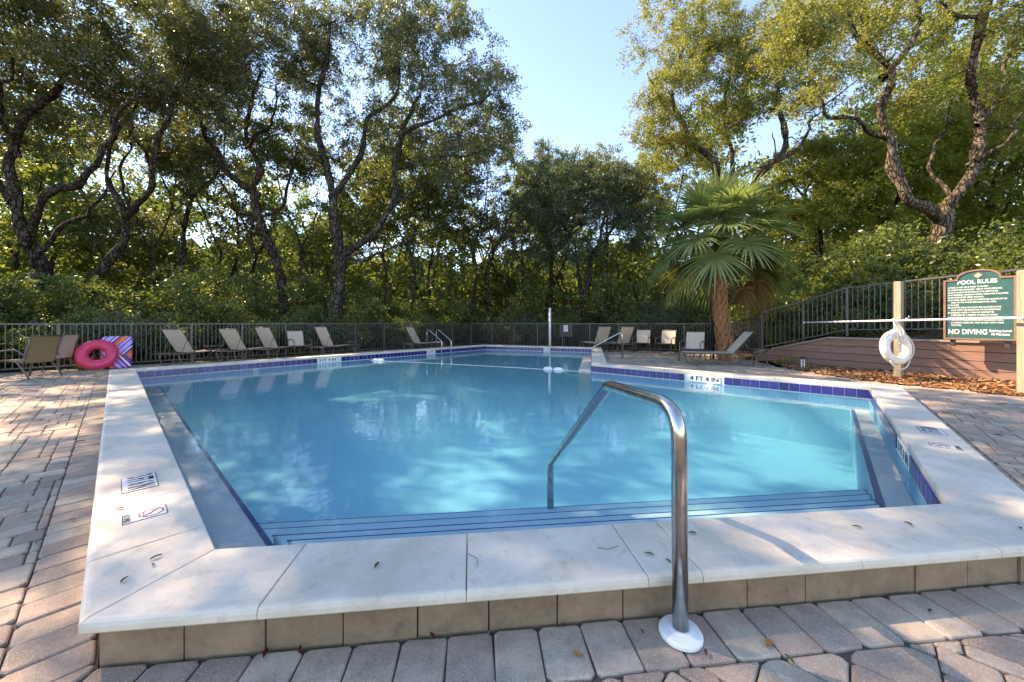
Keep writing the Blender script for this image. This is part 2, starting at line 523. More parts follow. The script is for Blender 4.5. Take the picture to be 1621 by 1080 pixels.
# ------------------------------------------------------------------ pavers
def paver_poly(poly, z, near):
    mb = MB(); P = [np.asarray(p, float) for p in poly]
    if near:
        q = []
        n = len(P)
        for i in range(n):
            a, b, c = P[i - 1], P[i], P[(i + 1) % n]
            la, lc = np.linalg.norm(a - b), np.linalg.norm(c - b)
            r = min(random.uniform(0.008, 0.022), la * 0.3, lc * 0.3)
            q += [b + (a - b) / max(la, 1e-6) * r, b + (c - b) / max(lc, 1e-6) * r]
        P = q
    mb.prism(P, [(z - 0.03, 0), (z - 0.007, 0), (z - 0.0015, 0.004), (z, 0.009)] if near else [(z - 0.03, 0), (z - 0.004, 0), (z, 0.006)])
    return mb
pav = []
def area(P):
    P = np.asarray(P); x, y = P[:, 0], P[:, 1]
    return 0.5 * abs(np.dot(x, np.roll(y, -1)) - np.dot(y, np.roll(x, -1)))
def in_view(c):
    return c[1] > 0.35 and abs(c[0]) < 1.5 * c[1] + 0.6
def add_paver(P):
    if len(P) < 3 or area(P) < 0.0035: return
    Pa = np.asarray(P); dm = max(np.linalg.norm(x - y) for x in Pa for y in Pa)
    if area(P) / dm < 0.032 or min(np.linalg.norm(Pa - np.roll(Pa, 1, 0), axis=1)) < 0.012: return
    P = np.asarray(P); c = P.mean(0)
    if not in_view(c) or not inside(DECK, c): return
    P = c + (P - c) * (1 - 0.006 / math.sqrt(area(P)))
    a = random.gauss(0, 0.014); R = np.array([[math.cos(a), -math.sin(a)], [math.sin(a), math.cos(a)]])
    pav.append((c + (P - c) @ R.T, random.uniform(-0.005, 0.0025)))
for i in range(NE):                                   # soldier course round the coping
    w = 0.176 if i == 0 else 0.157
    a0, b0, a1, b1 = RIS[i], RIS[(i + 1) % NE], SOL[i], SOL[(i + 1) % NE]
    quad = [a1, b1, b0, a0]
    n = int(ELEN[i] / w) + 8
    for k in range(-4, n):
        s = a0 + EDIR[i] * (k * w); o = -EIN[i]
        P = [s + o * 0.236, s + o * 0.236 + EDIR[i] * w, s + EDIR[i] * w + o * 0.004, s + o * 0.004]
        for e0, e1 in ((b1, b0), (a0, a1)):           # mitre at the corners
            d = e1 - e0; P = clip_half(P, e0, np.array([-d[1], d[0]]) / np.linalg.norm(d))
            if len(P) < 3: break
        if len(P) >= 3: add_paver(P)
AX = EDIR[6] * 0 + np.array([-0.735, 0.678]); BX = np.array([0.678, 0.735])
U_, NU = 0.0787, 60                                    # random ashlar: pieces of 2x2, 2x3, 3x3 units on a wrapped patch
occ = np.zeros((NU, NU), bool); PIECES = []
for gi in range(NU):
    for gj in range(NU):
        if occ[gi, gj]: continue
        opts = random.sample([(2, 3), (3, 2), (2, 2), (3, 3), (3, 2), (2, 3)], 6) + [(2, 1), (1, 2), (3, 1), (1, 3), (1, 1)]
        for (pi, pj) in opts:
            ii = [(gi + q) % NU for q in range(pi)]; jj = [(gj + q) % NU for q in range(pj)]
            if not occ[np.ix_(ii, jj)].any():
                occ[np.ix_(ii, jj)] = True; PIECES.append((gi, gj, pi, pj)); break
for ti in range(-5, 5):
    for tj in range(-5, 5):
        pc = AX * ((ti + .5) * NU * U_) + BX * ((tj + .5) * NU * U_)
        if pc[1] < -4 or pc[1] > 25 or abs(pc[0]) > 20: continue
        for gi, gj, pi, pj in PIECES:
            u0, v0 = (ti * NU + gi) * U_, (tj * NU + gj) * U_; wd, hgt = pi * U_, pj * U_
            P = [AX * u0 + BX * v0, AX * (u0 + wd) + BX * v0, AX * (u0 + wd) + BX * (v0 + hgt), AX * u0 + BX * (v0 + hgt)][::-1]
            c = sum(P) / 4
            if not in_view(c) or not inside(DECK, c): continue
            inn = [inside(SOL, p) for p in P]
            if all(inn): continue
            if any(inn):
                for i in range(NE):
                    a, b = SOL[i], SOL[(i + 1) % NE]
                    dd = [np.dot(p - a, -EIN[i]) for p in P]
                    tt = [np.dot(p - a, EDIR[i]) for p in P]
                    if min(dd) < 0 < max(dd) and max(tt) > 0 and min(tt) < np.linalg.norm(b - a):
                        P = clip_half(P, a, -EIN[i])
                        if len(P) < 3: break
                if len(P) < 3 or inside(SOL, np.mean(P, 0)): continue
            add_paver(P)
def seen(c):
    px = CX + F * c[0] / c[1]; py = HY + F * CAMH / c[1]
    return -20 < px < 1641 and py < 1100
pav.sort(key=lambda q: (not seen(q[0].mean(0)), q[0].mean(0)[1] ** 2 / math.sqrt(area(q[0]))))
for P, z in pav[:290]:
    c = P.mean(0)
    mb = paver_poly(P, z, True)
    o = mb.build('paver', M['paver'], deck, off=(c[0], c[1], 0)); o.location = (c[0], c[1], 0)
mb = MB()
for P, z in pav[290:]:
    s = paver_poly(P, z, P.mean(0)[1] < 3.5)
    mb.add(np.vstack(s.v), s.f)
tag(mb.build('paving_field', M['paver'], deck), kind='stuff')

# ------------------------------------------------------------------ pool
pool = wthing('swimming_pool', 'raised swimming pool with pale stone coping and cobalt blue tile band', 'pool', (*POOL.mean(0), 0))
PO = WLOC[pool.name]
def flat_poly(poly, z):
    tri = tessellate_polygon([[Vector((p[0], p[1], 0)) for p in poly]])
    return [(p[0], p[1], z) for p in poly], [t[::-1] for t in tri]
mb = MB()
FLOOR = -0.92
V = [(p[0], p[1], 0.139) for p in POOL] + [(p[0], p[1], FLOOR) for p in POOL]
mb.add(V, [(i, (i + 1) % NE, NE + (i + 1) % NE, NE + i) for i in range(NE)])
mb.add(*flat_poly(POOL, FLOOR))
basin = wpart(mb, 'basin', M['pool_paint'], pool)
mb = MB()                                             # mortar core under the coping
core = offset_poly(POOL, CW - 0.075)
V = [(p[0], p[1], 0.136) for p in POOL] + [(p[0], p[1], 0.136) for p in core] + [(p[0], p[1], -0.03) for p in core]
mb.add(V, [(i, NE + i, NE + (i + 1) % NE, (i + 1) % NE) for i in range(NE)] + [(NE + i, 2 * NE + i, 2 * NE + (i + 1) % NE, NE + (i + 1) % NE) for i in range(NE)])
wpart(mb, 'mortar_core', M['sand'], pool)

# coping slabs
def slab(quad):
    mb = MB(); q = [np.asarray(p) for p in quad]
    z0, z1 = 0.139, ZC + random.uniform(-0.0012, 0.0012)
    mb.prism(q, [(z0, (0.012, 0.0015, 0, 0.0015)), (z0 + 0.012, (0, 0.0015, 0, 0.0015)), (z1 - 0.02, (0, 0.0015, 0, 0.0015)),
                 (z1 - 0.008, (0.005, 0.0015, 0.001, 0.0015)), (z1 - 0.002, (0.013, 0.003, 0.004, 0.003)), (z1, (0.024, 0.006, 0.008, 0.006))], bottom=True)
    c = np.mean(q, 0)
    off = PO + np.array([c[0] - PO[0], c[1] - PO[1], 0])
    o = mb.build('coping_slab', M['coping'], pool, off=off)
    o.location = off - PO
    return o
JT = {0: [edge_t(0, x) for x in (485, 740, 968, 1037, 1242, 1425)],
      6: None}
# joints along the left edge, measured from pixels on the coping plane
JT[6] = sorted(float(np.dot(G(*p, ZC) - POOL[6], EDIR[6])) for p in ((323, 832), (295, 773), (263, 704), (252, 682)))
t = JT[6][0] - 0.62
while t > 0.5:
    JT[6].insert(0, t); t -= 0.62
for i in range(NE):
    j = JT.get(i)
    if j is None:
        n = max(1, round(ELEN[i] / 0.62)); j = [ELEN[i] * k / n for k in range(1, n)]
    pts = [(OUT[i], POOL[i])] + [(POOL[i] + EDIR[i] * t - EIN[i] * CW, POOL[i] + EDIR[i] * t) for t in j] + [(OUT[(i + 1) % NE], POOL[(i + 1) % NE])]
    for (oa, ia), (ob, ib) in zip(pts[:-1], pts[1:]):
        slab([oa, ob, ib, ia])
# riser blocks under the coping
for i in range(NE):
    a, b = RIS[i], RIS[(i + 1) % NE]; L = np.linalg.norm(b - a)
    n = max(1, round(L / 0.285)); w = L / n
    for k in range(n):
        p, q = a + EDIR[i] * (k * w + 0.003), a + EDIR[i] * ((k + 1) * w - 0.003)
        o_ = -EIN[i] * random.uniform(-0.007, 0.006)
        mb = MB()
        quad = [p + o_, q + o_, q + EIN[i] * 0.06, p + EIN[i] * 0.06]
        mb.prism(quad, [(-0.03, 0), (0.124, 0), (0.132, (0.006, 0.004, 0, 0.004))])
        c = np.mean(quad, 0); off = np.array([c[0], c[1], 0])
        ob = mb.build('riser_block', M['riser'], pool, off=off); ob.location = off - PO
# cobalt tiles on the walls that face the camera
MARK = {2: [(1090, 1141, '4 FT 4 IN')], 5: [(533, 503, '3 FT 9 IN'), (686, 677, '5 FT')], 4: [(870, 861, '5 FT')], 1: [(1424, 1442, '3 FT 6 IN')]}
tile_me = None
def wall_frame(i, t, z, dep):
    p = POOL[i] + EDIR[i] * t + EIN[i] * dep
    return Matrix(((-EDIR[i][0], 0, EIN[i][0], p[0] - PO[0]), (-EDIR[i][1], 0, EIN[i][1], p[1] - PO[1]), (0, 1, 0, z), (0, 0, 0, 1)))
mbt = MB()
mbt.prism([(-0.0705, -0.07), (0.0705, -0.07), (0.0705, 0.07), (-0.0705, 0.07)], [(0, 0), (0.006, 0), (0.009, 0.004)])
me_t = bpy.data.meshes.new('wall_tile'); me_t.from_pydata(np.vstack(mbt.v).tolist(), [], mbt.f); me_t.update(); me_t.materials.append(M['tile'])
mb = MB()
for i in (1, 2, 3, 4, 5):
    spans = [sorted((edge_t(i, m[0]), edge_t(i, m[1]))) for m in MARK.get(i, [])]
    n = max(1, round(ELEN[i] / 0.15)); w = ELEN[i] / n
    a, b = POOL[i], POOL[(i + 1) % NE]
    mb.add([(*(a + EIN[i] * 0.003), -0.03), (*(b + EIN[i] * 0.003), -0.03), (*(b + EIN[i] * 0.003), 0.1385), (*(a + EIN[i] * 0.003), 0.1385)], [(0, 1, 2, 3)])
    for k in range(n):
        t = (k + 0.5) * w
        if any(s0 - 0.07 < t < s1 + 0.07 for s0, s1 in spans): continue
        o = link('wall_tile', me_t, None, pool); o.matrix_local = wall_frame(i, t, 0.064, 0.0035)
    for (s0, s1), m in zip(spans, MARK.get(i, [])):
        wd = s1 - s0 - 0.01
        q = MB(); q.prism([(-wd / 2, -0.07), (wd / 2, -0.07), (wd / 2, 0.07), (-wd / 2, 0.07)], [(0, 0), (0.008, 0), (0.01, 0.003)])
        o = q.build('depth_marker', M['marker'], pool); o.matrix_local = wall_frame(i, (s0 + s1) / 2, 0.064, 0.0035)
        tx = text_obj('lettering', m[2], 0.125, M['black_ink'], o, Matrix.Translation((0, 0.0, 0.0112)), bold=0.003)
        ext = max(v.co.x for v in tx.data.vertices) - min(v.co.x for v in tx.data.vertices)
        tx.data.transform(Matrix.Diagonal((min(1.6, wd * 0.9 / ext), 1, 1, 1)))
wpart(mb, 'grout_band', M['grout'], pool)

# benches, steps and their dark trim
def inner(i, d0, j, d1):
    d = np.zeros(NE); d[i] = -d0; d[j] = -d1
    return offset_poly(POOL, d)
def bench(i, width, z, trim, root):
    p = inner(i, width, (i - 1) % NE, 0.004); q = inner(i, width, (i + 1) % NE, 0.004)
    poly = [POOL[i] + EIN[i] * 0.004, POOL[(i + 1) % NE] + EIN[i] * 0.004, q[(i + 1) % NE], p[i]]
    mb = MB(); mb.prism(poly, [(FLOOR + 0.002, 0), (z - 0.02, 0)])
    b = wpart(mb, 'bench', M['pool_paint'], root)
    mb = MB(); mb.prism(poly, [(z - 0.0195, 0), (z - 0.004, 0), (z, 0.004)]); mb.build('bench_top', M['plaster'], b, off=PO)
    a_, b_ = p[i], q[(i + 1) % NE]; L = np.linalg.norm(b_ - a_); mt = MB(); n = int(L / 0.052)
    for k in range(n):
        s = a_ + EDIR[i] * (k * 0.052 + 0.003)
        mt.prism([s - EIN[i] * trim, s - EIN[i] * trim + EDIR[i] * 0.048, s + EDIR[i] * 0.048 - EIN[i] * 0.002, s - EIN[i] * 0.002][::1], [(z - 0.004, 0), (z + 0.004, 0)])
    tag(mt.build('edge_trim', M['tile'], b, off=PO), kind='stuff')
bench(6, 0.40, -0.25, 0.035, pool)
bench(1, 0.23, -0.20, 0.05, pool)
for dist, z in ((0.56, -0.10), (0.79, -0.19), (1.06, -0.285), (1.34, -0.385)):
    a0 = inner(0, 0.004, 6, 0.404)[0]; a1 = inner(0, dist, 6, 0.404)[0]
    b0 = inner(0, 0.004, 1, 0.234)[1]; b1 = inner(0, dist, 1, 0.234)[1]
    mb = MB(); mb.prism([a0, b0, b1, a1], [(FLOOR + 0.003, 0), (z - 0.01, 0), (z, 0.008)])
    st = wpart(mb, 'step', M['step_paint'], pool)
    mt = MB(); n_ = EIN[0]
    mt.prism([a1 - n_ * 0.020, b1 - n_ * 0.020, b1 - n_ * 0.012, a1 - n_ * 0.012], [(z - 0.003, 0), (z + 0.002, 0)])
    mt.build('step_trim', M['black_ink'] if False else M['tile'], st, off=PO)
# white plaster ledge beside the entry wall, just above the water
e = 3
poly = [POOL[3] + EIN[3] * 0.005 + EDIR[3] * 0.02, POOL[3] + EDIR[3] * 4.2 + EIN[3] * 0.005, POOL[3] + EDIR[3] * 4.2 + EIN[3] * 0.30, POOL[3] + EIN[3] * 0.32 + EDIR[3] * 0.02]
mb = MB(); mb.prism(poly, [(FLOOR + 0.002, 0), (0.012, 0), (0.022, 0.012)])
wpart(mb, 'entry_ledge', M['coping'], pool)
# round white wall fittings
for i, px in ((5, 405), (2, 1125)):
    t = edge_t(i, px); q = MB(); q.lathe([(0.085, 0), (0.085, 0.02), (0.06, 0.035), (0.02, 0.04)], k=20)
    o = q.build('wall_fitting', M['white_plastic'], pool); o.matrix_local = wall_frame(i, t, -0.10, 0.005)

# markers let into the coping
def coping_frame(i, px, py):
    c = G(px, py, ZC)
    return Matrix(((EDIR[i][0], EIN[i][0], 0, c[0] - PO[0]), (EDIR[i][1], EIN[i][1], 0, c[1] - PO[1]), (0, 0, 1, ZC + 0.0015), (0, 0, 0, 1)))
def coping_marker(i, px, py, L, W, s):
    q = MB(); q.prism([(-L / 2, -W / 2), (L / 2, -W / 2), (L / 2, W / 2), (-L / 2, W / 2)], [(-0.01, 0), (0.002, 0), (0.003, 0.002)])
    o = q.build('depth_marker', M['marker'], pool); o.matrix_local = coping_frame(i, px, py)
    k = MB()
    for sx, sy, lx, ly in ((0, -1, L + 0.008, 0.004), (0, 1, L + 0.008, 0.004), (-1, 0, 0.004, W + 0.008), (1, 0, 0.004, W + 0.008)):
        k.box((sx * (L / 2 + 0.002), sy * (W / 2 + 0.002), 0.0), (lx, ly, 0.003))
    k.build('dark_joint', M['sand'], o)
    tx = text_obj('lettering', s, W * 0.72, M['black_ink'], o, Matrix.Translation((0, 0, 0.0036)), bold=0.0032, extrude=0.0004)
    xs = [v.co.x for v in tx.data.vertices]; tx.data.transform(Matrix.Diagonal((L * 0.9 / (max(xs) - min(xs)), 1.45, 1, 1)))
    return o
def no_diving_marker(i, px, py, L, W):
    q = MB(); q.prism([(-L / 2, -W / 2), (L / 2, -W / 2), (L / 2, W / 2), (-L / 2, W / 2)], [(-0.01, 0), (0.002, 0), (0.003, 0.002)])
    o = q.build('no_diving_marker', M['marker'], pool); o.matrix_local = coping_frame(i, px, py)
    k = MB()
    for sx, sy, lx, ly in ((0, -1, L + 0.008, 0.004), (0, 1, L + 0.008, 0.004), (-1, 0, 0.004, W + 0.008), (1, 0, 0.004, W + 0.008)):
        k.box((sx * (L / 2 + 0.002), sy * (W / 2 + 0.002), 0.0), (lx, ly, 0.003))
    k.build('dark_joint', M['sand'], o)
    r = MB(); c0 = np.array([0.0, W * 0.14]); R0 = min(W * 0.33, L * 0.40)
    for k in range(8):                                # octagon and slash
        a, b = (k + 0.5) * math.pi / 4, (k + 1.5) * math.pi / 4
        pa = np.array([*(c0 + R0 * np.array([math.cos(a), math.sin(a)])), 0.0038]); pb = np.array([*(c0 + R0 * np.array([math.cos(b), math.sin(b)])), 0.0038])
        r.beam(pa, pb, R0 * 0.13, 0.0008)
    r.beam(np.array([*(c0 + R0 * np.array([-0.7, 0.7])), 0.0042]), np.array([*(c0 + R0 * np.array([0.7, -0.7])), 0.0042]), R0 * 0.12, 0.0008)
    r.build('prohibition_sign', M['red_ink'], o)
    f = MB()                                          # diving figure
    f.beam((c0[0] - R0 * 0.55, c0[1] + R0 * 0.30, 0.0036), (c0[0] + R0 * 0.35, c0[1] - R0 * 0.15, 0.0036), R0 * 0.16, 0.0006)
    f.beam((c0[0] + R0 * 0.0, c0[1] + R0 * 0.1, 0.0037), (c0[0] + R0 * 0.55, c0[1] - R0 * 0.5, 0.0037), R0 * 0.10, 0.0006)
    f.beam((c0[0] - R0 * 0.7, c0[1] - R0 * 0.55, 0.0036), (c0[0] + R0 * 0.7, c0[1] - R0 * 0.62, 0.0036), R0 * 0.07, 0.0006)
    f.build('diver_figure', M['black_ink'], o)
    tx = text_obj('lettering', 'NO DIVING', W * 0.17, M['black_ink'], o, Matrix.Translation((0, -W * 0.33, 0.0036)), bold=0.001, extrude=0.0003)
    xs = [v.co.x for v in tx.data.vertices]; tx.data.transform(Matrix.Diagonal((L * 0.86 / (max(xs) - min(xs)), 1.3, 1, 1)))
coping_marker(6, 221, 764, 0.30, 0.155, '3 FT 6 IN')
no_diving_marker(6, 230, 815, 0.125, 0.165)
coping_marker(1, 1474, 682, 0.30, 0.155, '3 FT 6 IN')
no_diving_marker(1, 1496, 707, 0.125, 0.165)

# water
def water_mat():
    t = NT('pool_water')
    g = t.n('ShaderNodeNewGeometry'); pos = g.outputs['Position']
    n1 = t.noise(pos, 4.5, 4, 0.55); n2 = t.noise(pos, 0.9, 2, 0.5)
    h = t.math('ADD', t.math('ADD', t.math('MULTIPLY', n1, 0.35), n2), t.math('MULTIPLY', t.noise(pos, 16, 2, 0.5), 0.05))
    bp = t.n('ShaderNodeBump'); bp.inputs['Strength'].default_value = 0.15; bp.inputs['Distance'].default_value = 0.05
    t.l(h, bp.inputs['Height'])
    lw = t.n('ShaderNodeLayerWeight'); lw.inputs['Blend'].default_value = 0.5; t.l(bp.outputs[0], lw.inputs['Normal'])
    fr = t.math('ADD', t.math('MULTIPLY', t.math('POWER', lw.outputs['Facing'], 5.0), 0.98), 0.02)
    gl = t.n('ShaderNodeBsdfGlossy'); gl.inputs['Roughness'].default_value = 0.0; t.l(bp.outputs[0], gl.inputs['Normal'])
    tr = t.n('ShaderNodeBsdfTransparent')
    mx = t.n('ShaderNodeMixShader')
    t.l(fr, mx.inputs[0]); t.l(tr.outputs[0], mx.inputs[1]); t.l(gl.outputs[0], mx.inputs[2])
    t.l(mx.outputs[0], t.out.inputs['Surface'])
    va = t.n('ShaderNodeVolumeAbsorption')
    va.inputs['Color'].default_value = (0.20, 0.88, 0.95, 1); va.inputs['Density'].default_value = 0.24
    vs = t.n('ShaderNodeVolumeScatter'); vs.inputs['Color'].default_value = (0.22, 0.84, 1.0, 1); vs.inputs['Density'].default_value = 0.20
    ad = t.n('ShaderNodeAddShader'); t.l(va.outputs[0], ad.inputs[0]); t.l(vs.outputs[0], ad.inputs[1])
    t.l(ad.outputs[0], t.out.inputs['Volume'])
    t.t.nodes.remove(t.b)
    return t.m
M['water'] = water_mat()
WP = offset_poly(POOL, 0.012)
mb = MB()
V1, T1 = flat_poly(WP, ZW); V0, T0 = flat_poly(WP, FLOOR - 0.1)
n = NE
me = bpy.data.meshes.new('pool_water')
fs = []
for t in tessellate_polygon([[Vector((p[0], p[1], 0)) for p in WP]]):
    a, b, c = [WP[i] for i in t]
    up = (b[0] - a[0]) * (c[1] - a[1]) - (b[1] - a[1]) * (c[0] - a[0]) > 0
    tt = t if up else t[::-1]
    fs.append(tuple(tt)); fs.append(tuple(i + n for i in tt[::-1]))
fs += [(i + n, (i + 1) % n + n, (i + 1) % n, i) for i in range(n)]
me.from_pydata(V1 + V0, [], fs); me.update()
tag(link('pool_water', me, M['water']), kind='structure')

# ------------------------------------------------------------------ retaining wall, bank, mulch
wd_ = (WALL[2] - WALL[1]); wd_ = wd_ / np.linalg.norm(wd_); wn_ = np.array([-wd_[1], wd_[0]])   # wn_ points behind the wall
rw = wthing('retaining_wall', 'red brown plank retaining wall with weathered cap behind the mulch bed', 'retaining wall', (*WALL[1], 0))
L = np.linalg.norm(WALL[2] - WALL[1])
for k in range(4):
    s = 0.0
    cuts = [0, (2.55, 1.7, 3.1, 2.2)[k], L]
    for a, b in zip(cuts[:-1], cuts[1:]):
        j = random.uniform(-0.004, 0.004); mb = MB()
        p, q = WALL[1] + wd_ * (a + 0.002) + wn_ * (0.03 + j), WALL[1] + wd_ * (b - 0.002) + wn_ * (0.03 + j)
        mb.beam((*p, 0.2 * k + 0.095), (*q, 0.2 * k + 0.095), 0.045, 0.187)
        c = (p + q) / 2; o = mb.build('plank', M['red_wood'], rw, off=(*c, 0.2 * k + 0.095)); o.location = (*(c - WALL[1]), 0.2 * k + 0.095)
mb = MB(); mb.beam((*(WALL[1] + wn_ * 0.06 - wd_ * 0.02), 0.818), (*(WALL[2] + wn_ * 0.06), 0.818), 0.19, 0.045)
wpart(mb, 'cap_board', M['grey_wood'], rw)
sd = WALL[1] - WALL[0]; SL = np.linalg.norm(sd); sd /= SL; sn = np.array([-sd[1], sd[0]])
def wing_top(s): return 0.24 + 0.56 * s / SL
for k in range(4):
    rect = [np.array(p) for p in ((0, 0.2 * k), (SL - 0.004, 0.2 * k), (SL - 0.004, 0.2 * k + 0.188), (0, 0.2 * k + 0.188))]
    nrm = np.array([0.56 / SL, -1.0]); P = clip_half(rect, np.array([0, 0.24]), nrm / np.linalg.norm(nrm))
    if len(P) < 3: continue
    mb = MB(); m = len(P); V = []
    for dd in (0.008, 0.053):
        V += [(*(WALL[0] + sd * p[0] + sn * dd), p[1]) for p in P]
    mb.add(V, [tuple(range(m)), tuple(range(m, 2 * m))[::-1]] + [(i, i + m, (i + 1) % m + m, (i + 1) % m) for i in range(m)])
    wpart(mb, 'plank', M['red_wood'], rw)
mb = MB(); mb.beam((*(WALL[0] + sn * 0.05), 0.262), (*(WALL[1] + sn * 0.05 - sd * 0.03), 0.822), 0.17, 0.042)
wpart(mb, 'cap_board', M['grey_wood'], rw)

def bank_h(x, y):
    rel0 = x - WALL[1][0]; rel1 = y - WALL[1][1]
    s = rel0 * wd_[0] + rel1 * wd_[1]; t = rel0 * wn_[0] + rel1 * wn_[1]
    f = np.clip((s + 4.2) / 4.2, 0, 1); f = f * f * (3 - 2 * f)
    f = np.maximum(f, np.clip((t - 2) / 8, 0, 1) * np.clip((s + 9) / 6, 0, 1))
    h = 0.74 * f + np.clip(t - 0.3, 0, 30) * 0.20 * f
    h = np.minimum(h, 0.26 + 0.5 * np.clip(s + SL, 0, 99) / SL) if np.ndim(h) == 0 and t < 0.6 else h
    return h
S_, T_ = np.meshgrid(np.linspace(-11, 22, 70), np.concatenate([[0.07], np.linspace(0.35, 34, 60)]), indexing='ij')
X = WALL[1][0] + wd_[0] * S_ + wn_[0] * T_; Y = WALL[1][1] + wd_[1] * S_ + wn_[1] * T_
f = np.clip((S_ + 3.0) / 3.2, 0, 1); f = f * f * (3 - 2 * f)
f2 = np.clip((T_ - 1) / 7, 0, 1) * np.clip((S_ + 10) / 7, 0, 1)
f = np.maximum(f, f2)
Zb = 0.72 * f + np.clip(T_ - 0.3, 0, 30) * 0.2 * f + 0.05 * np.sin(X * 3.1) * np.cos(Y * 2.7) * np.clip(T_, 0, 1) - 0.06
Zb = np.where(S_ < 0, np.minimum(Zb, np.where(T_ < 0.4, np.maximum(0.15 + 0.5 * (S_ + SL) / SL, -0.06), 99)), Zb)
ni, nj = X.shape
I, J = np.meshgrid(np.arange(ni - 1), np.arange(nj - 1), indexing='ij')
a = (I * nj + J).ravel()
me = mesh_np('hillside', np.stack([X, Y, Zb], -1), quads=np.stack([a, a + nj, a + nj + 1, a + 1], 1), smooth=True)
tag(link('hillside', me, M['litter']), kind='structure')
def bank_z(p):
    rel = np.asarray(p[:2]) - WALL[1]; s = rel @ wd_; t = rel @ wn_
    if t < 0.05 or s < -11: return -0.03
    f = min(max((s + 3) / 3.2, 0), 1); f = f * f * (3 - 2 * f)
    f = max(f, min(max((t - 1) / 7, 0), 1) * min(max((s + 10) / 7, 0), 1))
    return 0.72 * f + max(t - 0.3, 0) * 0.2 * f - 0.06

# mulch bed between deck and wall
BED = [np.array(p) for p in ((7.46, 9.97), (7.52, 7.9), (7.94, 7.2), (8.48, 6.15), (8.83, 5.35), (9.9, 3.6))]
BEDW = [WALL[0] + (WALL[1] - WALL[0]) * 0.15, WALL[1], WALL[1] + wd_ * 1.6, WALL[1] + wd_ * 2.8, WALL[1] + wd_ * 3.9, WALL[1] + wd_ * 5.2]
bed_poly = BED + BEDW[::-1]
bed_poly_ccw = bed_poly
mb = MB(); V = []
for p, q in zip(BED, BEDW): V += [(*p, 0.0), (*((p + q) / 2), 0.05), (*q, 0.03)]
mb.add(V, [(3 * i + j, 3 * i + 3 + j, 3 * i + 4 + j, 3 * i + 1 + j) for i in range(5) for j in range(2)])
tag(mb.build('mulch_bed', M['chips']), kind='structure')
N = 5200
u = rng.random(N) * 5; k = np.clip(u.astype(int), 0, 4); w = (u - k)[:, None]
Pn = np.array(BED); Qn = np.array(BEDW)
A_ = Pn[k] * (1 - w) + Pn[k + 1] * w; B_ = Qn[k] * (1 - w) + Qn[k + 1] * w
q = rng.random((N, 1)) * 1.03 - 0.03
C2 = A_ * (1 - q) + B_ * q
z = 0.05 * (1 - np.abs(q[:, 0] * 2 - 1)) + rng.random(N) * 0.045
ctr = np.column_stack([C2, z])
ax = rng.normal(size=(N, 3)) * [1, 1, 0.35]; ax /= np.linalg.norm(ax, axis=1)[:, None]
nr = rng.normal(size=(N, 3)) * 0.5 + [0, 0, 1]; sdv = np.cross(ax, nr); sdv /= np.linalg.norm(sdv, axis=1)[:, None]
Ls = rng.uniform(0.03, 0.075, (N, 1)); Ws = rng.uniform(0.010, 0.022, (N, 1))
V = np.stack([ctr - ax * Ls - sdv * Ws * 0.6, ctr - ax * Ls * 0.2 + sdv * Ws, ctr + ax * Ls + sdv * Ws * 0.5, ctr + ax * Ls * 0.3 - sdv * Ws], 1)
me = mesh_np('bark_mulch', V, quads=np.arange(N * 4).reshape(-1, 4))
tag(link('bark_mulch', me, M['chips']), 'loose red brown bark chips strewn in the bed before the plank wall', 'mulch', kind='stuff')

# ------------------------------------------------------------------ fences
def fence(name, label, path, zb, zt, spacing=1.36, pick=0.1, post_h=0.02):
    """path: plan points; zb, zt: bottom and top heights at those points"""
    P = np.array([list(p) for p in path]); seg = np.linalg.norm(np.diff(P, axis=0), axis=1); cum = np.concatenate([[0], np.cumsum(seg)])
    Lf = cum[-1]
    root = wthing(name, label, 'fence', (*P[0], zb[0]))
    o0 = WLOC[root.name]
    def pt(s): return np.array([np.interp(s, cum, P[:, 0]), np.interp(s, cum, P[:, 1])])
    def zbot(s): return float(np.interp(s, cum, zb))
    def ztop(s): return float(np.interp(s, cum, zt))
    for i in range(len(P) - 1):
        a, b = cum[i], cum[i + 1]
        mb = MB(); mb.beam((*P[i], ztop(a) - 0.02), (*P[i + 1], ztop(b) - 0.02), 0.055, 0.04); wpart(mb, 'top_rail', M['fence'], root)
        mb = MB(); mb.beam((*P[i], zbot(a) + 0.09), (*P[i + 1], zbot(b) + 0.09), 0.03, 0.03); wpart(mb, 'bottom_rail', M['fence'], root)
    d_ = (P[-1] - P[0]) / np.linalg.norm(P[-1] - P[0]); rz = math.atan2(d_[1], d_[0])
    unit = MB(); unit.box((0, 0, 0.5), (0.017, 0.017, 1.0), rz)
    mp = bpy.data.meshes.new('picket'); mp.from_pydata(np.vstack(unit.v).tolist(), [], unit.f); mp.update(); mp.materials.append(M['fence'])
    unit = MB(); unit.box((0, 0, 0.5), (0.055, 0.055, 1.0), rz)
    mq = bpy.data.meshes.new('post'); mq.from_pydata(np.vstack(unit.v).tolist(), [], unit.f); mq.update(); mq.materials.append(M['fence'])
    npost = max(1, round(Lf / spacing))
    posts = [Lf * k / npost for k in range(npost + 1)]
    for s in posts:
        p = pt(s); o = link('post', mq, None, root)
        o.location = np.array([*p, zbot(s) - 0.08]) - o0; o.scale = (1, 1, ztop(s) - 0.04 - zbot(s) + 0.08)
    for a, b in zip(posts[:-1], posts[1:]):
        n = max(2, round((b - a) / pick))
        for k in range(1, n):
            s = a + (b - a) * k / n; p = pt(s); o = link('picket', mp, None, root)
            o.location = np.array([*p, zbot(s) + 0.105]) - o0; o.scale = (1, 1, ztop(s) - 0.042 - zbot(s) - 0.105)
            o.rotation_euler = (0, 0, random.uniform(-0.1, 0.1))
    return root
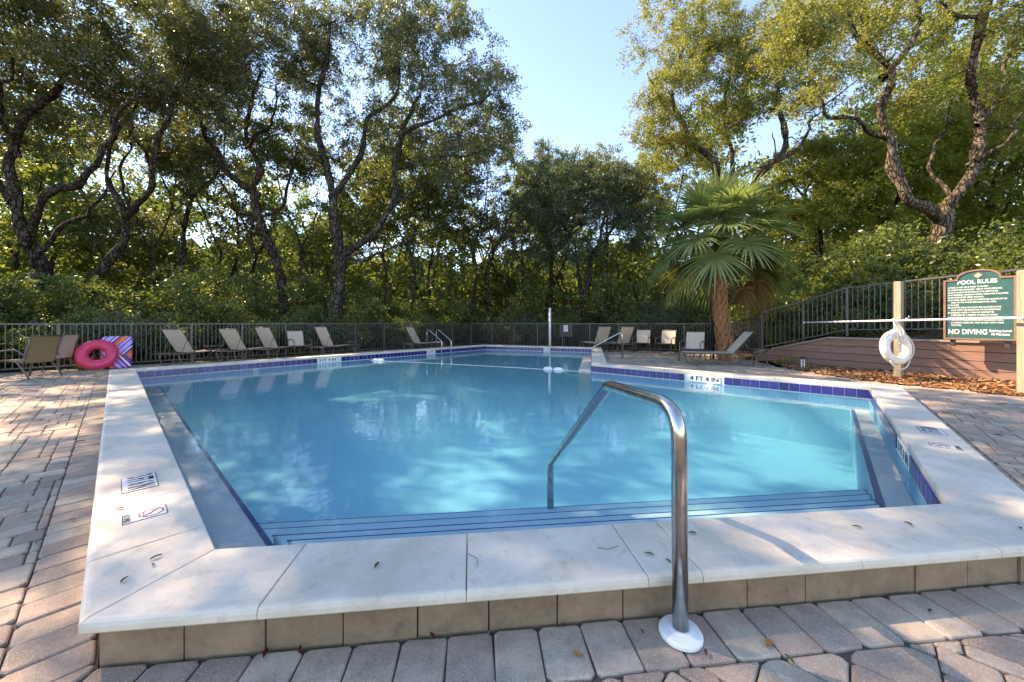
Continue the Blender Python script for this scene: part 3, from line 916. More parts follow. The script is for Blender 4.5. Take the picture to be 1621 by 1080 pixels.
fence('picket_fence', 'dark metal picket fence behind the row of loungers and the pink ring', FENCE_L, [0, 0], [1.225, 1.225])
fence('picket_fence', 'dark metal picket fence behind the white pole and the paper notice', [FENCE_B[0] + np.array([0.05, -0.06]), FENCE_B[1]], [0, 0], [1.225, 1.22])
fence('picket_fence', 'short dark metal fence run behind the palm trunk', [FENCE_B[1] + np.array([0.0, -0.07]), np.array([8.22, 12.15])], [0, 0.2], [1.22, 1.42])
fence('picket_fence', 'metal picket fence stepping up the bank above the red plank wall',
      [np.array([8.24, 12.05]), np.array([8.95, 11.4]), np.array([9.46, 10.35]), np.array([10.15, 8.65]), np.array([11.35, 6.5])], [0.36, 0.62, 0.95, 1.0, 1.05], [1.61, 1.89, 2.24, 2.33, 2.42], 1.15, 0.115)

# ------------------------------------------------------------------ rails
def az2rz(az): return -math.radians(az)
def rail_tube(pts, r, k=14, n=60):
    mb = MB(); mb.tube(catmull(pts, n), r, k); return mb
def fillet(P, r, m=7):
    """polyline with rounded corners"""
    P = [np.asarray(p, float) for p in P]; out = [P[0]]
    for a, b, c in zip(P[:-2], P[1:-1], P[2:]):
        u = (a - b); v = (c - b); lu, lv = np.linalg.norm(u), np.linalg.norm(v); u /= lu; v /= lv
        ang = math.acos(max(-1, min(1, float(u @ v)))); d = min(r / math.tan(ang / 2), lu * 0.48, lv * 0.48)
        p, q = b + u * d, b + v * d
        for t in np.linspace(0, 1, m): out.append((1 - t) ** 2 * p + 2 * t * (1 - t) * b + t * t * q)
    out.append(P[-1]); return np.array(out)
def flange(c, r=0.08):
    mb = MB(); mb.lathe([(r, 0.0), (r, 0.012), (r * 0.93, 0.02), (r * 0.6, 0.026), (0.036, 0.03)], c, 28); return mb

g1 = thing('grab_rail', 'bent polished steel grab rail with white base disc over the front pool steps', 'handrail', (0.66, 1.435, 0))
b0 = np.array([0.66, 1.435, 0.0])
P = fillet([(0.66, 1.435, 0.004), (0.655, 1.44, 0.89), (0.544, 2.06, 0.872), (0.335, 3.19, 0.0), (0.335, 3.19, -0.383)], 0.13, 9)
mb = MB(); mb.tube(P - b0, 0.0295, 20); mb.build('rail', M['steel'], g1, smooth=True)
flange((0, 0, 0.002)).build('base_disc', M['white_plastic'], g1, smooth=False)

# ladder on the far left edge
t0 = edge_t(5, 690); base = POOL[5] + EDIR[5] * t0
lad = thing('pool_ladder', 'pair of hooped steel ladder rails on the far side coping', 'ladder', (*base, 0))
for k in (-0.05, 0.45):
    o_ = -EDIR[5] * k; nin = EIN[5]
    q = [(*(o_ - nin * 0.52), 0.0), (*(o_ - nin * 0.50), 1.02), (*(o_ + nin * 0.42), 0.50), (*(o_ + nin * 0.42), -0.9)]
    mb = MB(); mb.tube(fillet(q, 0.12), 0.024, 12); mb.build('rail', M['steel'], lad, smooth=True)
for z in (-0.28, -0.55):
    mb = MB(); a = -EDIR[5] * -0.05 + EIN[5] * 0.42; b = -EDIR[5] * 0.45 + EIN[5] * 0.42
    mb.beam((*a, z), (*b, z), 0.08, 0.02); mb.build('tread', M['white_plastic'], lad)

hr = thing('stair_handrail', 'single steel handrail sloping down into the water beside the back loungers', 'handrail', (3.86, 12.77, 0))
o_ = np.array([3.86, 12.77, 0])
q = [np.array([3.86, 12.77, 0.0]), np.array([3.84, 12.78, 0.93]), np.array([2.92, 13.2, 0.36]), np.array([2.92, 13.2, -0.4])]
mb = MB(); mb.tube(fillet(q, 0.1) - o_, 0.026, 12); mb.build('rail', M['steel'], hr, smooth=True)
flange((0, 0, 0.002), 0.06).build('base_disc', M['steel'], hr)

# safety rope with floats
ra, rb = np.array([-4.75, 12.25, ZW + 0.006]), np.array([1.78, 9.42, ZW + 0.008])
rope = thing('safety_rope', 'thin white safety rope with paired floats lying across the water', 'rope', ra)
mb = MB(); s = np.linspace(0, 1, 24)[:, None]; path = (rb - ra) * s
path[:, 1] += 0.12 * np.sin(s[:, 0] * math.pi) ; path[:, 2] -= 0.006; mb.tube(path, 0.007, 6); mb.build('line', M['white_plastic'], rope, smooth=True)
dr = (rb - ra) / np.linalg.norm(rb - ra)
for f in (0.035, 0.066, 0.875, 0.915):
    c = (rb - ra) * f; c[1] += 0.12 * math.sin(f * math.pi)
    p = [c + dr * x for x in (-0.13, -0.11, -0.06, 0, 0.06, 0.11, 0.13)]
    mb = MB(); mb.tube(np.array(p), [0.02, 0.05, 0.068, 0.07, 0.068, 0.05, 0.02], 14)
    mb.build('float', M['white_plastic'], rope, smooth=True)

# ------------------------------------------------------------------ furniture
def sling(P, w, mat, name, parent, th=0.006):
    """curved fabric strip: P profile (y,z), width w"""
    P = np.asarray(P); n = len(P); V = []
    for y, z in P: V += [(-w / 2, y, z), (-w / 6, y, z - 0.008), (w / 6, y, z - 0.008), (w / 2, y, z)]
    T = np.gradient(P, axis=0); T /= np.linalg.norm(T, axis=1)[:, None]
    for (y, z), t in zip(P, T):
        ny, nz = t[1] * th, -t[0] * th
        V += [(-w / 2, y + ny, z + nz), (-w / 6, y + ny, z - 0.008 + nz), (w / 6, y + ny, z - 0.008 + nz), (w / 2, y + ny, z + nz)]
    fs = []; m = 4 * n
    for i in range(n - 1):
        for j in range(3):
            a = 4 * i + j; fs += [(a, a + 1, a + 5, a + 4), (m + a, m + a + 4, m + a + 5, m + a + 1)]
        a = 4 * i; fs += [(a, a + 4, m + a + 4, m + a), (a + 3, m + a + 3, m + a + 7, a + 7)]
    fs += [(j, m + j, m + j + 1, j + 1) for j in range(3)] + [(4 * (n - 1) + j, 4 * (n - 1) + j + 1, m + 4 * (n - 1) + j + 1, m + 4 * (n - 1) + j) for j in range(3)]
    mb = MB(); mb.add(V, fs); return mb.build(name, mat, parent, smooth=False)

def armchair(label, loc, az, fabric='sling', group=None):
    c = thing('patio_armchair', label, 'chair', loc, az2rz(az), group)
    w = 0.54
    sling(catmull([(0.24, 0.43), (0.08, 0.405), (-0.12, 0.385), (-0.21, 0.40)], 9), w, M[fabric], 'seat', c)
    sling(catmull([(-0.235, 0.36), (-0.265, 0.52), (-0.30, 0.72), (-0.37, 0.93)], 9), w, M[fabric], 'backrest', c)
    for s in (-1, 1):
        x = s * (w / 2 + 0.035)
        q = fillet([(x, 0.33, 0.012), (x, 0.26, 0.62), (x, -0.08, 0.66), (x, -0.29, 0.50)], 0.10)
        mb = MB(); mb.tube(q, 0.0165, 10); mb.build('arm_frame', M['chair_frame'], c, smooth=True)
        x2 = s * (w / 2 + 0.008)
        q = fillet([(x2, 0.26, 0.425), (x2, -0.22, 0.375), (x2, -0.29, 0.66), (x2, -0.375, 0.94)], 0.05)
        mb = MB(); mb.tube(q, 0.014, 10); mb.build('side_rail', M['chair_frame'], c, smooth=True)
        mb = MB(); mb.tube(np.array([(x, -0.10, 0.40), (x, -0.25, 0.2), (x, -0.36, 0.012)]), 0.0155, 10); mb.build('leg', M['chair_frame'], c, smooth=True)
    for y, z in ((0.24, 0.405), (-0.16, 0.365)):
        mb = MB(); mb.tube(np.array([(-w / 2 - 0.03, y, z), (w / 2 + 0.03, y, z)]), 0.012, 8); mb.build('crossbar', M['chair_frame'], c, smooth=True)
    mb = MB(); mb.tube(np.array([(-w / 2 - 0.008, -0.377, 0.94), (w / 2 + 0.008, -0.377, 0.94)]), 0.014, 8); mb.build('crossbar', M['chair_frame'], c, smooth=True)
    return c

def lounger(label, loc, az, ang=58, group=None, fabric='sling'):
    """local +Y towards the foot end, origin under the hinge"""
    c = thing('sun_lounger', label, 'lounger', loc, az2rz(az), group)
    w = 0.60; z = 0.36
    sling(catmull([(1.28, z + 0.005), (0.6, z - 0.005), (0.0, z + 0.01)], 7), w, M[fabric], 'seat', c)
    a = math.radians(ang); L = 0.80
    e = np.array([-math.cos(a) * L, math.sin(a) * L])
    sling(catmull([(-0.015, z + 0.02), (-0.015 + e[0] * 0.5, z + 0.01 + e[1] * 0.5), (e[0], z + e[1])], 7), w, M[fabric], 'backrest', c)
    for s in (-1, 1):
        x = s * (w / 2 + 0.015)
        mb = MB(); mb.tube(np.array([(x, 1.31, z), (x, 0.3, z - 0.008), (x, -0.62, z - 0.008)]), 0.016, 8); mb.build('side_rail', M['chair_frame'], c, smooth=True)
        mb = MB(); mb.tube(np.array([(x - s * 0.012, 0, z + 0.01), (x - s * 0.012, e[0], z + e[1] + 0.01)]), 0.013, 8); mb.build('back_rail', M['chair_frame'], c, smooth=True)
        for y0, y1 in ((1.18, 0.86), (-0.02, -0.5)):
            q = fillet([(x, y0, z - 0.015), (x, y0 - 0.09 * np.sign(y0 - y1), 0.016), (x, y1 + 0.09 * np.sign(y0 - y1), 0.016), (x, y1, z - 0.02)], 0.05)
            mb = MB(); mb.tube(q, 0.015, 8); mb.build('leg', M['chair_frame'], c, smooth=True)
        mb = MB(); mb.tube(np.array([(x - s * 0.03, e[0] * 0.55, z + e[1] * 0.55), (x - s * 0.03, e[0] * 0.55 - 0.16, z)]), 0.009, 6); mb.build('brace', M['chair_frame'], c, smooth=True)
    for y, zz in ((1.31, z), (-0.62, z - 0.008)):
        mb = MB(); mb.tube(np.array([(-w / 2 - 0.015, y, zz), (w / 2 + 0.015, y, zz)]), 0.014, 8); mb.build('crossbar', M['chair_frame'], c, smooth=True)
    mb = MB(); mb.tube(np.array([(-w / 2, e[0], z + e[1] + 0.012), (w / 2, e[0], z + e[1] + 0.012)]), 0.013, 8); mb.build('crossbar', M['chair_frame'], c, smooth=True)
    return c

def side_table(label, loc, r=0.26, h=0.50, az=0, curved=True):
    c = thing('side_table', label, 'table', loc, az2rz(az))
    mb = MB(); mb.lathe([(r - 0.01, h - 0.02), (r, h - 0.014), (r, h - 0.004), (r - 0.006, h)], k=28); mb.build('table_top', M['chair_frame'], c)
    for k in range(4):
        a = k * math.pi / 2 + 0.6; u = np.array([math.cos(a), math.sin(a)])
        q = catmull([(*(u * r * 0.8), h - 0.02), (*(u * r * 0.25), h * 0.72), (*(u * r * 0.45), h * 0.45), (*(u * r * 0.86), 0.012)], 12)
        mb = MB(); mb.tube(q, 0.013, 8); mb.build('leg', M['chair_frame'], c, smooth=True)
    return c

def P0(px, d): return ((px - CX) / F * d, d, 0)
# along the left fence
LG = 'taupe sun loungers by the left fence'
for i, (px, d, az, ang, lab) in enumerate([
        (294, 10.9, 5, 58, 'taupe sun lounger between the striped float and a dark side table'),
        (378, 11.95, 7, 58, 'taupe sun lounger just past the dark side table by the fence'),
        (430, 12.85, 13, 62, 'taupe sun lounger beside the lone low armchair, nearer the pink ring'),
        (520, 13.8, 24, 64, 'taupe sun lounger in front of the ivy grown oak trunk'),
        (661, 15.85, 44, 60, 'lone taupe sun lounger beside the pool ladder')]):
    lounger(lab, P0(px, d), az, ang, LG)
armchair('low taupe armchair standing in the row of loungers by the left fence', P0(474, 13.4), 125)
side_table('small dark side table between two loungers by the left fence', P0(338, 11.9), az=10)
side_table('small dark side table past the loungers near the oak trunk', P0(556, 14.6), az=30)
# left corner
armchair('armchair with tan brown mesh back turned from the pool, beside the pavers edge', (-10.75, 8.15, 0), -94, 'sling_tan')
armchair('pale taupe armchair behind the tan one, beside the pink ring', (-11.45, 9.1, 0), -112)
tb = thing('patio_table', 'dark round patio table at the left corner chairs', 'table', (-12.75, 8.6, 0))
mb = MB(); mb.lathe([(0.50, 0.69), (0.52, 0.70), (0.52, 0.715), (0.51, 0.72)], k=36); mb.build('table_top', M['metal_dark'], tb)
for k in range(4):
    a = k * math.pi / 2 + 0.4; mb = MB(); mb.tube(np.array([(0.42 * math.cos(a), 0.42 * math.sin(a), 0.69), (0.47 * math.cos(a), 0.47 * math.sin(a), 0.012)]), 0.018, 8); mb.build('leg', M['metal_dark'], tb, smooth=True)
# right rear deck
lounger('taupe sun lounger by the back fence, nearer the paper notice', P0(950, 15.9), -19, 62, 'sun loungers by the back fence')
lounger('taupe sun lounger by the back fence, next to an armchair', P0(986, 15.7), -17, 62, 'sun loungers by the back fence')
armchair('taupe armchair next to the back fence loungers', P0(1016, 15.3), -148)
armchair('taupe armchair by the back fence, between another armchair and the palm', P0(1054, 14.7), -138)
armchair('sunlit taupe armchair with its back to the palm trunk', P0(1096, 11.75), -138)
lounger('sunlit sun lounger with raised back in front of the palm trunk', P0(1155, 10.75), -80, 50)
side_table('rusty brown side table with curved legs beside the mulch bed', P0(1205, 10.35), 0.30, 0.50, 20)

# ------------------------------------------------------------------ pool toys
def glossy(name, col, rough=0.25, sub=0.0):
    t = NT(name); t.col(col); t.set(rough)
    tr = t.n('ShaderNodeBsdfTranslucent'); tr.inputs[0].default_value = (*col, 1)
    mx = t.n('ShaderNodeMixShader'); mx.inputs[0].default_value = 0.35
    t.l(t.b.outputs[0], mx.inputs[1]); t.l(tr.outputs[0], mx.inputs[2]); t.l(mx.outputs[0], t.out.inputs[0])
    return t.m
M['pink'] = glossy('hot_pink_vinyl', (0.90, 0.08, 0.20))
def torus(R, r, k=48, m=18, flat=1.0):
    V = []; fs = []
    for i in range(k):
        a = 2 * math.pi * i / k
        wr = 1 + 0.012 * math.sin(a * 17)
        for j in range(m):
            b = 2 * math.pi * j / m
            V.append(((R + r * wr * math.cos(b)) * math.cos(a), (R + r * wr * math.cos(b)) * math.sin(a), r * flat * math.sin(b)))
    for i in range(k):
        for j in range(m):
            fs.append((i * m + j, ((i + 1) % k) * m + j, ((i + 1) % k) * m + (j + 1) % m, i * m + (j + 1) % m))
    mb = MB(); mb.add(V, fs); return mb
ringd = 9.55
ring = thing('swim_ring', 'hot pink inflatable swim ring leaning by the fence', 'swim ring', P0(154, ringd))
tilt = Matrix.Rotation(math.radians(40), 4, 'Z') @ Matrix.Rotation(math.radians(76), 4, 'X')
mb = torus(0.27, 0.125, flat=0.9); o = mb.build('tube', M['pink'], ring, smooth=True)
o.matrix_local = Matrix.Translation((0, 0, 0.405)) @ tilt
mb = MB(); mb.lathe([(0.012, 0), (0.012, 0.02), (0.018, 0.022), (0.018, 0.03), (0.01, 0.034)], (0.27, 0.06, 0.108), 12)
v = mb.build('valve', M['pink'], o)
def stripes():
    t = NT('striped_float_print'); c = t.n('ShaderNodeTexCoord'); mp = t.n('ShaderNodeMapping')
    mp.inputs['Rotation'].default_value = (0, 0, math.radians(38)); t.l(c.outputs['Object'], mp.inputs[0])
    sx = t.n('ShaderNodeSeparateXYZ'); t.l(mp.outputs[0], sx.inputs[0])
    mp2 = t.n('ShaderNodeMapping'); mp2.inputs['Rotation'].default_value = (0, 0, math.radians(-35)); t.l(c.outputs['Object'], mp2.inputs[0])
    sy = t.n('ShaderNodeSeparateXYZ'); t.l(mp2.outputs[0], sy.inputs[0])
    st = [(0.0, (0.42, 0.36, 0.78)), (0.22, (0.18, 0.02, 0.16)), (0.30, (0.85, 0.80, 0.82)), (0.36, (0.16, 0.02, 0.22)), (0.5, (0.80, 0.12, 0.03)), (0.64, (0.85, 0.30, 0.04)), (0.72, (0.55, 0.06, 0.30)), (0.82, (0.45, 0.40, 0.80)), (0.92, (0.20, 0.03, 0.30))]
    c1 = t.ramp(t.math('FRACT', t.math('MULTIPLY', sx.outputs[0], 2.6)), st, 'CONSTANT')
    c2 = t.ramp(t.math('FRACT', t.math('MULTIPLY', sy.outputs[0], 2.2)), [(p, q) for (p, _), (_, q) in zip(st, st[3:] + st[:3])], 'CONSTANT')
    so = t.n('ShaderNodeSeparateXYZ'); t.l(c.outputs['Object'], so.inputs[0])
    t.col(t.mix(t.math('GREATER_THAN', t.math('ADD', so.outputs[1], t.math('MULTIPLY', so.outputs[0], 0.3)), -0.05), c2, c1)); t.set(0.35)
    return t.m
M['stripes'] = stripes()
fl = thing('pool_float', 'folded inflatable float with purple orange and white stripes behind the pink ring', 'pool float', P0(185, 9.95))
mb = MB()
pl = []
for cx_, cy_, a0 in ((0.20, 0.36, 0), (-0.20, 0.36, 90), (-0.20, -0.36, 180), (0.20, -0.36, 270)):
    for k in range(6):
        a = math.radians(a0 + k * 18); pl.append((cx_ + 0.09 * math.cos(a), cy_ + 0.09 * math.sin(a)))
mb.prism(pl, [(-0.05, 0.03), (-0.02, 0.0), (0.02, 0.0), (0.05, 0.03)], bottom=True)
o = mb.build('cushion', M['stripes'], fl)
o.matrix_local = Matrix.Translation((0, 0, 0.435)) @ Matrix.Rotation(math.radians(42), 4, 'Z') @ Matrix.Rotation(math.radians(72), 4, 'X')

# ------------------------------------------------------------------ white pole, notice, shower pole
wp = thing('white_pole', 'slim white pole standing behind the far coping by the back fence', 'pole', P0(870.5, 17.3))
mb = MB(); mb.tube(np.array([(0, 0, 0), (0, 0, 1.93)]), 0.055, 14); mb.build('shaft', M['white_paint'], wp, smooth=True)
mb = MB(); mb.lathe([(0.06, 1.93), (0.06, 1.945), (0.03, 1.955)], k=14); mb.build('cap', M['white_paint'], wp)
fd = (FENCE_B[1] - FENCE_B[0]); fd /= np.linalg.norm(fd)
k_ = (897 - CX) / F; t_ = (k_ * FENCE_B[0][1] - FENCE_B[0][0]) / (fd[0] - k_ * fd[1])
pn = FENCE_B[0] + fd * t_; rzf = math.atan2(fd[1], fd[0])
nb = thing('notice_board', 'dark grey notice panel with a white paper on the back fence', 'notice', (*pn, 0.55), rzf)
mb = MB(); mb.box((0, -0.06, 0.32), (0.66, 0.03, 0.62)); mb.build('panel', M['metal_dark'], nb)
mb = MB(); mb.box((-0.02, -0.078, 0.42), (0.21, 0.002, 0.30)); pp = mb.build('paper', M['white_plastic'], nb)
for q in range(7):
    mb = MB(); mb.box((-0.02, -0.080, 0.53 - q * 0.034), (0.16 - 0.02 * (q % 3), 0.001, 0.010)); mb.build('print_line', M['black_ink'], pp)
sp = thing('shower_pole', 'thin grey shower pole with bent head left of the palm trunk', 'shower', P0(1125, 12.5))
mb = MB(); mb.tube(fillet([(0, 0, 0), (0, 0, 2.12), (-0.16, 0, 2.12), (-0.17, 0, 2.06)], 0.05), 0.02, 10); mb.build('pipe', M['fence'], sp, smooth=True)
mb = MB(); mb.lathe([(0.02, 2.06), (0.05, 2.03), (0.05, 2.02), (0.01, 2.015)], (-0.17, 0, 0), 14); mb.build('shower_head', M['fence'], sp)
mb = MB(); mb.box((0.09, 0, 0.63), (0.05, 0.05, 1.26)); mb.build('support_post', M['metal_dark'], sp)

# ------------------------------------------------------------------ life ring post, right post, rescue pole
def post(name, label, loc, w, d, h, rz):
    o = thing(name, label, 'post', loc, rz)
    mb = MB(); mb.prism([(-w / 2, -d / 2), (w / 2, -d / 2), (w / 2, d / 2), (-w / 2, d / 2)], [(-0.1, 0), (0.05, 0), (h - 0.01, 0), (h, 0.008)]); mb.build('timber', M['post_wood'], o)
    return o
lp = post('timber_post', 'square pine post carrying the white life ring', (8.42, 7.98, 0.02), 0.115, 0.115, 2.11, math.radians(20))
mb = MB(); mb.tube(fillet([(0, -0.05, 1.30), (0, -0.16, 1.30), (0, -0.17, 1.36)], 0.03), 0.011, 8); mb.build('hook', M['steel'], lp, smooth=True)
rp = post('timber_post', 'square pine post beside the green rules board', (8.70, 6.22, 0.0), 0.12, 0.12, 2.12, math.radians(12))
mb = MB(); mb.tube(fillet([(-0.05, 0, 1.32), (-0.15, 0, 1.30), (-0.16, 0, 1.37)], 0.03), 0.011, 8); mb.build('hook', M['steel'], rp, smooth=True)
pa, pb = np.array([8.55, 5.0, 1.335]), np.array([8.06, 10.1, 1.243])
pa = np.array([8.72, 4.6, 1.34])
rs = thing('rescue_pole', 'long white rescue pole hung level in front of the rules board', 'pole', pa)
mb = MB(); mb.tube(np.linspace(pa, pb, 6) - pa, 0.021, 12); mb.build('shaft', M['white_paint'], rs, smooth=True)
mb = MB(); mb.tube(np.array([pb - pa, pb - pa + (pb - pa) * 0.004]), 0.026, 12); mb.build('tip', M['white_plastic'], rs, smooth=True)
# life ring
lc = np.array([8.20, 7.83, 0.70])
lr = thing('life_ring', 'white life ring with grab rope hanging on the pine post', 'life ring', (lc[0], lc[1], lc[2]))
rotr = Matrix.Rotation(math.radians(9), 4, 'Z') @ Matrix.Rotation(math.radians(84), 4, 'X')
M['ring_white'] = plain('worn_white_foam', (0.74, 0.71, 0.64), 0.6, var=0.12, scale=9, bump=0.1)
o = torus(0.28, 0.088, 56, 18, 0.95).build('foam_ring', M['ring_white'], lr, smooth=True); o.matrix_local = rotr
for k in range(4):
    a = math.pi / 4 + k * math.pi / 2
    mb = MB(); c = np.array([0.275 * math.cos(a), 0.275 * math.sin(a), 0]); u = np.array([-math.sin(a), math.cos(a), 0])
    ang = np.linspace(0, 2 * math.pi, 17)
    mb.tube(np.array([c + u * -0.03, c + u * 0.03]), 0.088, 18); mb.build('band', M['white_plastic'], o, smooth=True)
M['rope'] = plain('white_rope', (0.70, 0.68, 0.62), 0.8, var=0.15, scale=40)
for k in range(4):                                    # slack loops of grab line between the bands
    a0 = math.pi / 4 + k * math.pi / 2; pts = []
    for t in np.linspace(0, 1, 11):
        a = a0 + t * math.pi / 2; r = 0.36 + (0.10 if k == 2 else 0.035) * math.sin(math.pi * t)
        pts.append((r * math.cos(a), r * math.sin(a), 0.05))
    mb = MB(); mb.tube(np.array(pts), 0.011, 7); mb.build('grab_line', M['rope'], o, smooth=True)
for k in range(3):                                    # hanging rope from the hook
    x = (-0.05, 0.0, 0.045)[k]
    q = catmull([(0.0 + x * 0.2, 0.62, 0.02), (x * 1.6, 0.42, 0.10), (x * 1.8, 0.20, 0.12), (x * 0.9, 0.0 + 0.05 * k, 0.09), (x * 0.3, -0.10, 0.08)], 16)
    mb = MB(); mb.tube(q, 0.011, 7); mb.build('hanging_rope', M['rope'], o, smooth=True)
for s in (-1, 1):
    q = catmull([(0.0, 0.62, 0.02), (s * 0.09, 0.42, 0.09), (s * 0.17, 0.28, 0.09)], 10)
    mb = MB(); mb.tube(q, 0.012, 7); mb.build('hanging_rope', M['rope'], o, smooth=True)

# ------------------------------------------------------------------ rules board
SLp, SRp = np.array([9.62, 8.16]), np.array([10.02, 7.27])
sdv_ = SRp - SLp; SW = np.linalg.norm(sdv_); sdv_ /= SW
sc_ = (SLp + SRp) / 2
sgn = thing('rules_board', 'dark green pool rules board with arched brown frame above the plank wall', 'sign', (*sc_, 0.87), math.atan2(sdv_[1], sdv_[0]))
M['sign_green'] = plain('dark_green_sign_paint', (0.012, 0.085, 0.075), 0.4, var=0.15, scale=5)
M['sign_frame'] = plain('brown_sign_frame', (0.24, 0.12, 0.075), 0.5, var=0.2)
M['sign_white'] = plain('white_sign_lettering', (0.80, 0.80, 0.76), 0.5, var=0.03)
M['sign_gold'] = plain('copper_emblem', (0.50, 0.27, 0.13), 0.4, var=0.2)
SHh, ARC = 1.30, 0.19
def outline(inset):
    w = SW / 2 - inset; P = [(-w, inset), (w, inset), (w, SHh - inset), (w * 0.62, SHh - inset)]
    for t in np.linspace(0, 1, 13): P.append((w * 0.62 * math.cos(math.pi * t), SHh - inset + ARC * math.sin(math.pi * t) ** 0.8))
    P += [(-w, SHh - inset)]
    out = []
    for p in P:
        if not out or abs(out[-1][0] - p[0]) + abs(out[-1][1] - p[1]) > 1e-4: out.append(p)
    return out
def vplate(name, poly, y0, y1, mat, parent):
    n = len(poly); V = [(x, y0, z) for x, z in poly] + [(x, y1, z) for x, z in poly]
    mb = MB(); mb.add(V, [tuple(range(n)), tuple(range(n, 2 * n))[::-1]] + [(i, n + i, n + (i + 1) % n, (i + 1) % n) for i in range(n)])
    return mb.build(name, mat, parent)
pnl = vplate('panel', outline(0.02), -0.010, 0.02, M['sign_green'], sgn)
po, pi_ = outline(0.0), outline(0.032); n = len(po)
mb = MB(); V = []
for y in (-0.030, 0.030): V += [(x, y, z) for x, z in po] + [(x, y, z) for x, z in pi_]
fs = []
for i in range(n):
    j = (i + 1) % n
    fs += [(i, j, n + j, n + i), (2 * n + i, 3 * n + i, 3 * n + j, 2 * n + j), (i, 2 * n + i, 2 * n + j, j), (n + i, n + j, 3 * n + j, 3 * n + i)]
mb.add(V, fs); mb.build('frame', M['sign_frame'], sgn)
for x in (-SW / 2 + 0.12, SW / 2 - 0.12):
    mb = MB(); mb.box((x, 0.05, 0.45), (0.07, 0.06, 1.2)); mb.build('support_post', M['metal_dark'], sgn)
SM = Matrix(((1, 0, 0, 0), (0, 0, -1, 0), (0, 1, 0, 0), (0, 0, 0, 1)))
def stext(s, x, z, size, wmax=None, align='LEFT', bold=0.0, parent=None, name='lettering'):
    o = text_obj(name, s, size, M['sign_white'], parent or pnl, Matrix.Translation((x, -0.0118, z)) @ SM, align, 0.0008, bold=bold)
    if wmax:
        xs = [v.co.x for v in o.data.vertices]; k = wmax / (max(xs) - min(xs))
        o.data.transform(Matrix.Translation((x, 0, 0)) @ Matrix.Diagonal((k, 1, 1, 1)) @ Matrix.Translation((-x, 0, 0)))
    return o
HW = SW / 2
stext('POOL RULES', -0.02, 1.225, 0.115, SW * 0.55, 'CENTER', 0.0022)
lines = [('(1) POOL HOURS ARE SUNRISE TO SUNSET.', 0.62, 0), ('(2) THERE IS NO LIFEGUARD - USE AT YOUR OWN RISK.', 0.82, 0), ('(3) NO STANDING OR SITTING ON THE SAFETY ROPE.', 0.76, 0),
         ('(4) NO RUNNING, HORSEPLAY OR BALL THROWING IS ALLOWED.', 0.90, 0), ('(5) SHOWER BEFORE USING THE POOL.', 0.56, 0), ('(6) NO FOOD, DRINK, GLASS OR ANIMALS ARE ALLOWED IN THE', 0.88, 0),
         ('POOL OR THE FENCED ENCLOSED POOL AREA.', 0.68, 1), ('(7) NO GLASS.', 0.18, 0), ('(8) NO RAFTS, BALLS OR FLOATS ARE ALLOWED IN THE', 0.80, 0),
         ('POOL WITH THE EXCEPTION OF LIFE PRESERVERS.', 0.74, 1), ('(9) CHILDREN UNDER 12 YEARS OF AGE MUST BE', 0.70, 0), ('SUPERVISED BY A PERSON 18 YEARS OR OLDER.', 0.70, 1),
         ('(10) CHILDREN USING THE POOL MUST BE FULLY POTTY', 0.82, 0), ('TRAINED OR WEARING APPROPRIATE WATERPROOF PANTS.', 0.78, 1), ('(11) RADIOS, BIKES, ETC. MUST BE KEPT AWAY FROM', 0.78, 1), ('THE POOL.', 0.17, 1)]
for k, (s, wf, ind) in enumerate(lines):
    stext(s, -HW + 0.06 + ind * 0.05, 1.125 - k * 0.0545, 0.042, SW * wf * 0.93, 'LEFT', 0.0006)
stext('NO DIVING', -HW + 0.065, 0.165, 0.15, SW * 0.55, 'LEFT', 0.0022)
stext('Bathing Load:', HW - 0.20, 0.195, 0.06, SW * 0.29, 'CENTER', 0.002)
stext('38 Persons', HW - 0.20, 0.125, 0.06, SW * 0.24, 'CENTER', 0.002)
em = vplate('emblem', [(0, -0.065), (0.062, 0), (0, 0.065), (-0.062, 0)], -0.0195, -0.0105, M['sign_gold'], sgn); em.location = (0.0, 0, 1.36)
vplate('bird_mark', [(-0.035, -0.015), (-0.005, -0.02), (0.03, 0.012), (0.012, 0.012), (0.005, 0.032), (-0.012, 0.006)], -0.0215, -0.0196, M['sign_white'], em)

# ------------------------------------------------------------------ path light
pl_ = thing('path_light', 'small dark garden path light on two stakes in the mulch', 'path light', P0(1271, 9.75))
mb = MB(); mb.lathe([(0.02, 0.27), (0.075, 0.27), (0.08, 0.30), (0.05, 0.325), (0.01, 0.335)], k=18); mb.build('lamp_head', M['metal_dark'], pl_)
for s in (-1, 1):
    mb = MB(); mb.box((s * 0.035, 0, 0.135), (0.022, 0.022, 0.27)); mb.build('stake', M['white_paint'], pl_)

# ------------------------------------------------------------------ fallen leaves and twigs
def fleaf(mat, L, W):
    mb = MB(); V = []; n = 5
    for i in range(n):
        t = i / (n - 1); w = W * math.sin(math.pi * min(1, t * 0.94 + 0.04)); z = 0.004 * math.sin(t * 3) * (L / 0.05)
        V += [(-L / 2 + L * t, -w / 2, z + 0.004), (-L / 2 + L * t, 0, z), (-L / 2 + L * t, w / 2, z + 0.004)]
    mb.add(V, [(3 * i + j, 3 * i + 3 + j, 3 * i + 4 + j, 3 * i + 1 + j) for i in range(n - 1) for j in range(2)])
    me = bpy.data.meshes.new('fallen_leaf'); me.from_pydata(np.vstack(mb.v).tolist(), [], mb.f); me.update(); me.materials.append(mat); return me
M['lf_brown'] = plain('dry_brown_leaf', (0.13, 0.065, 0.03), 0.7); M['lf_orange'] = plain('orange_leaf', (0.38, 0.17, 0.05), 0.6)
M['lf_red'] = plain('dark_red_leaf', (0.12, 0.02, 0.015), 0.5); M['lf_green'] = plain('green_fallen_leaf', (0.06, 0.10, 0.02), 0.5)
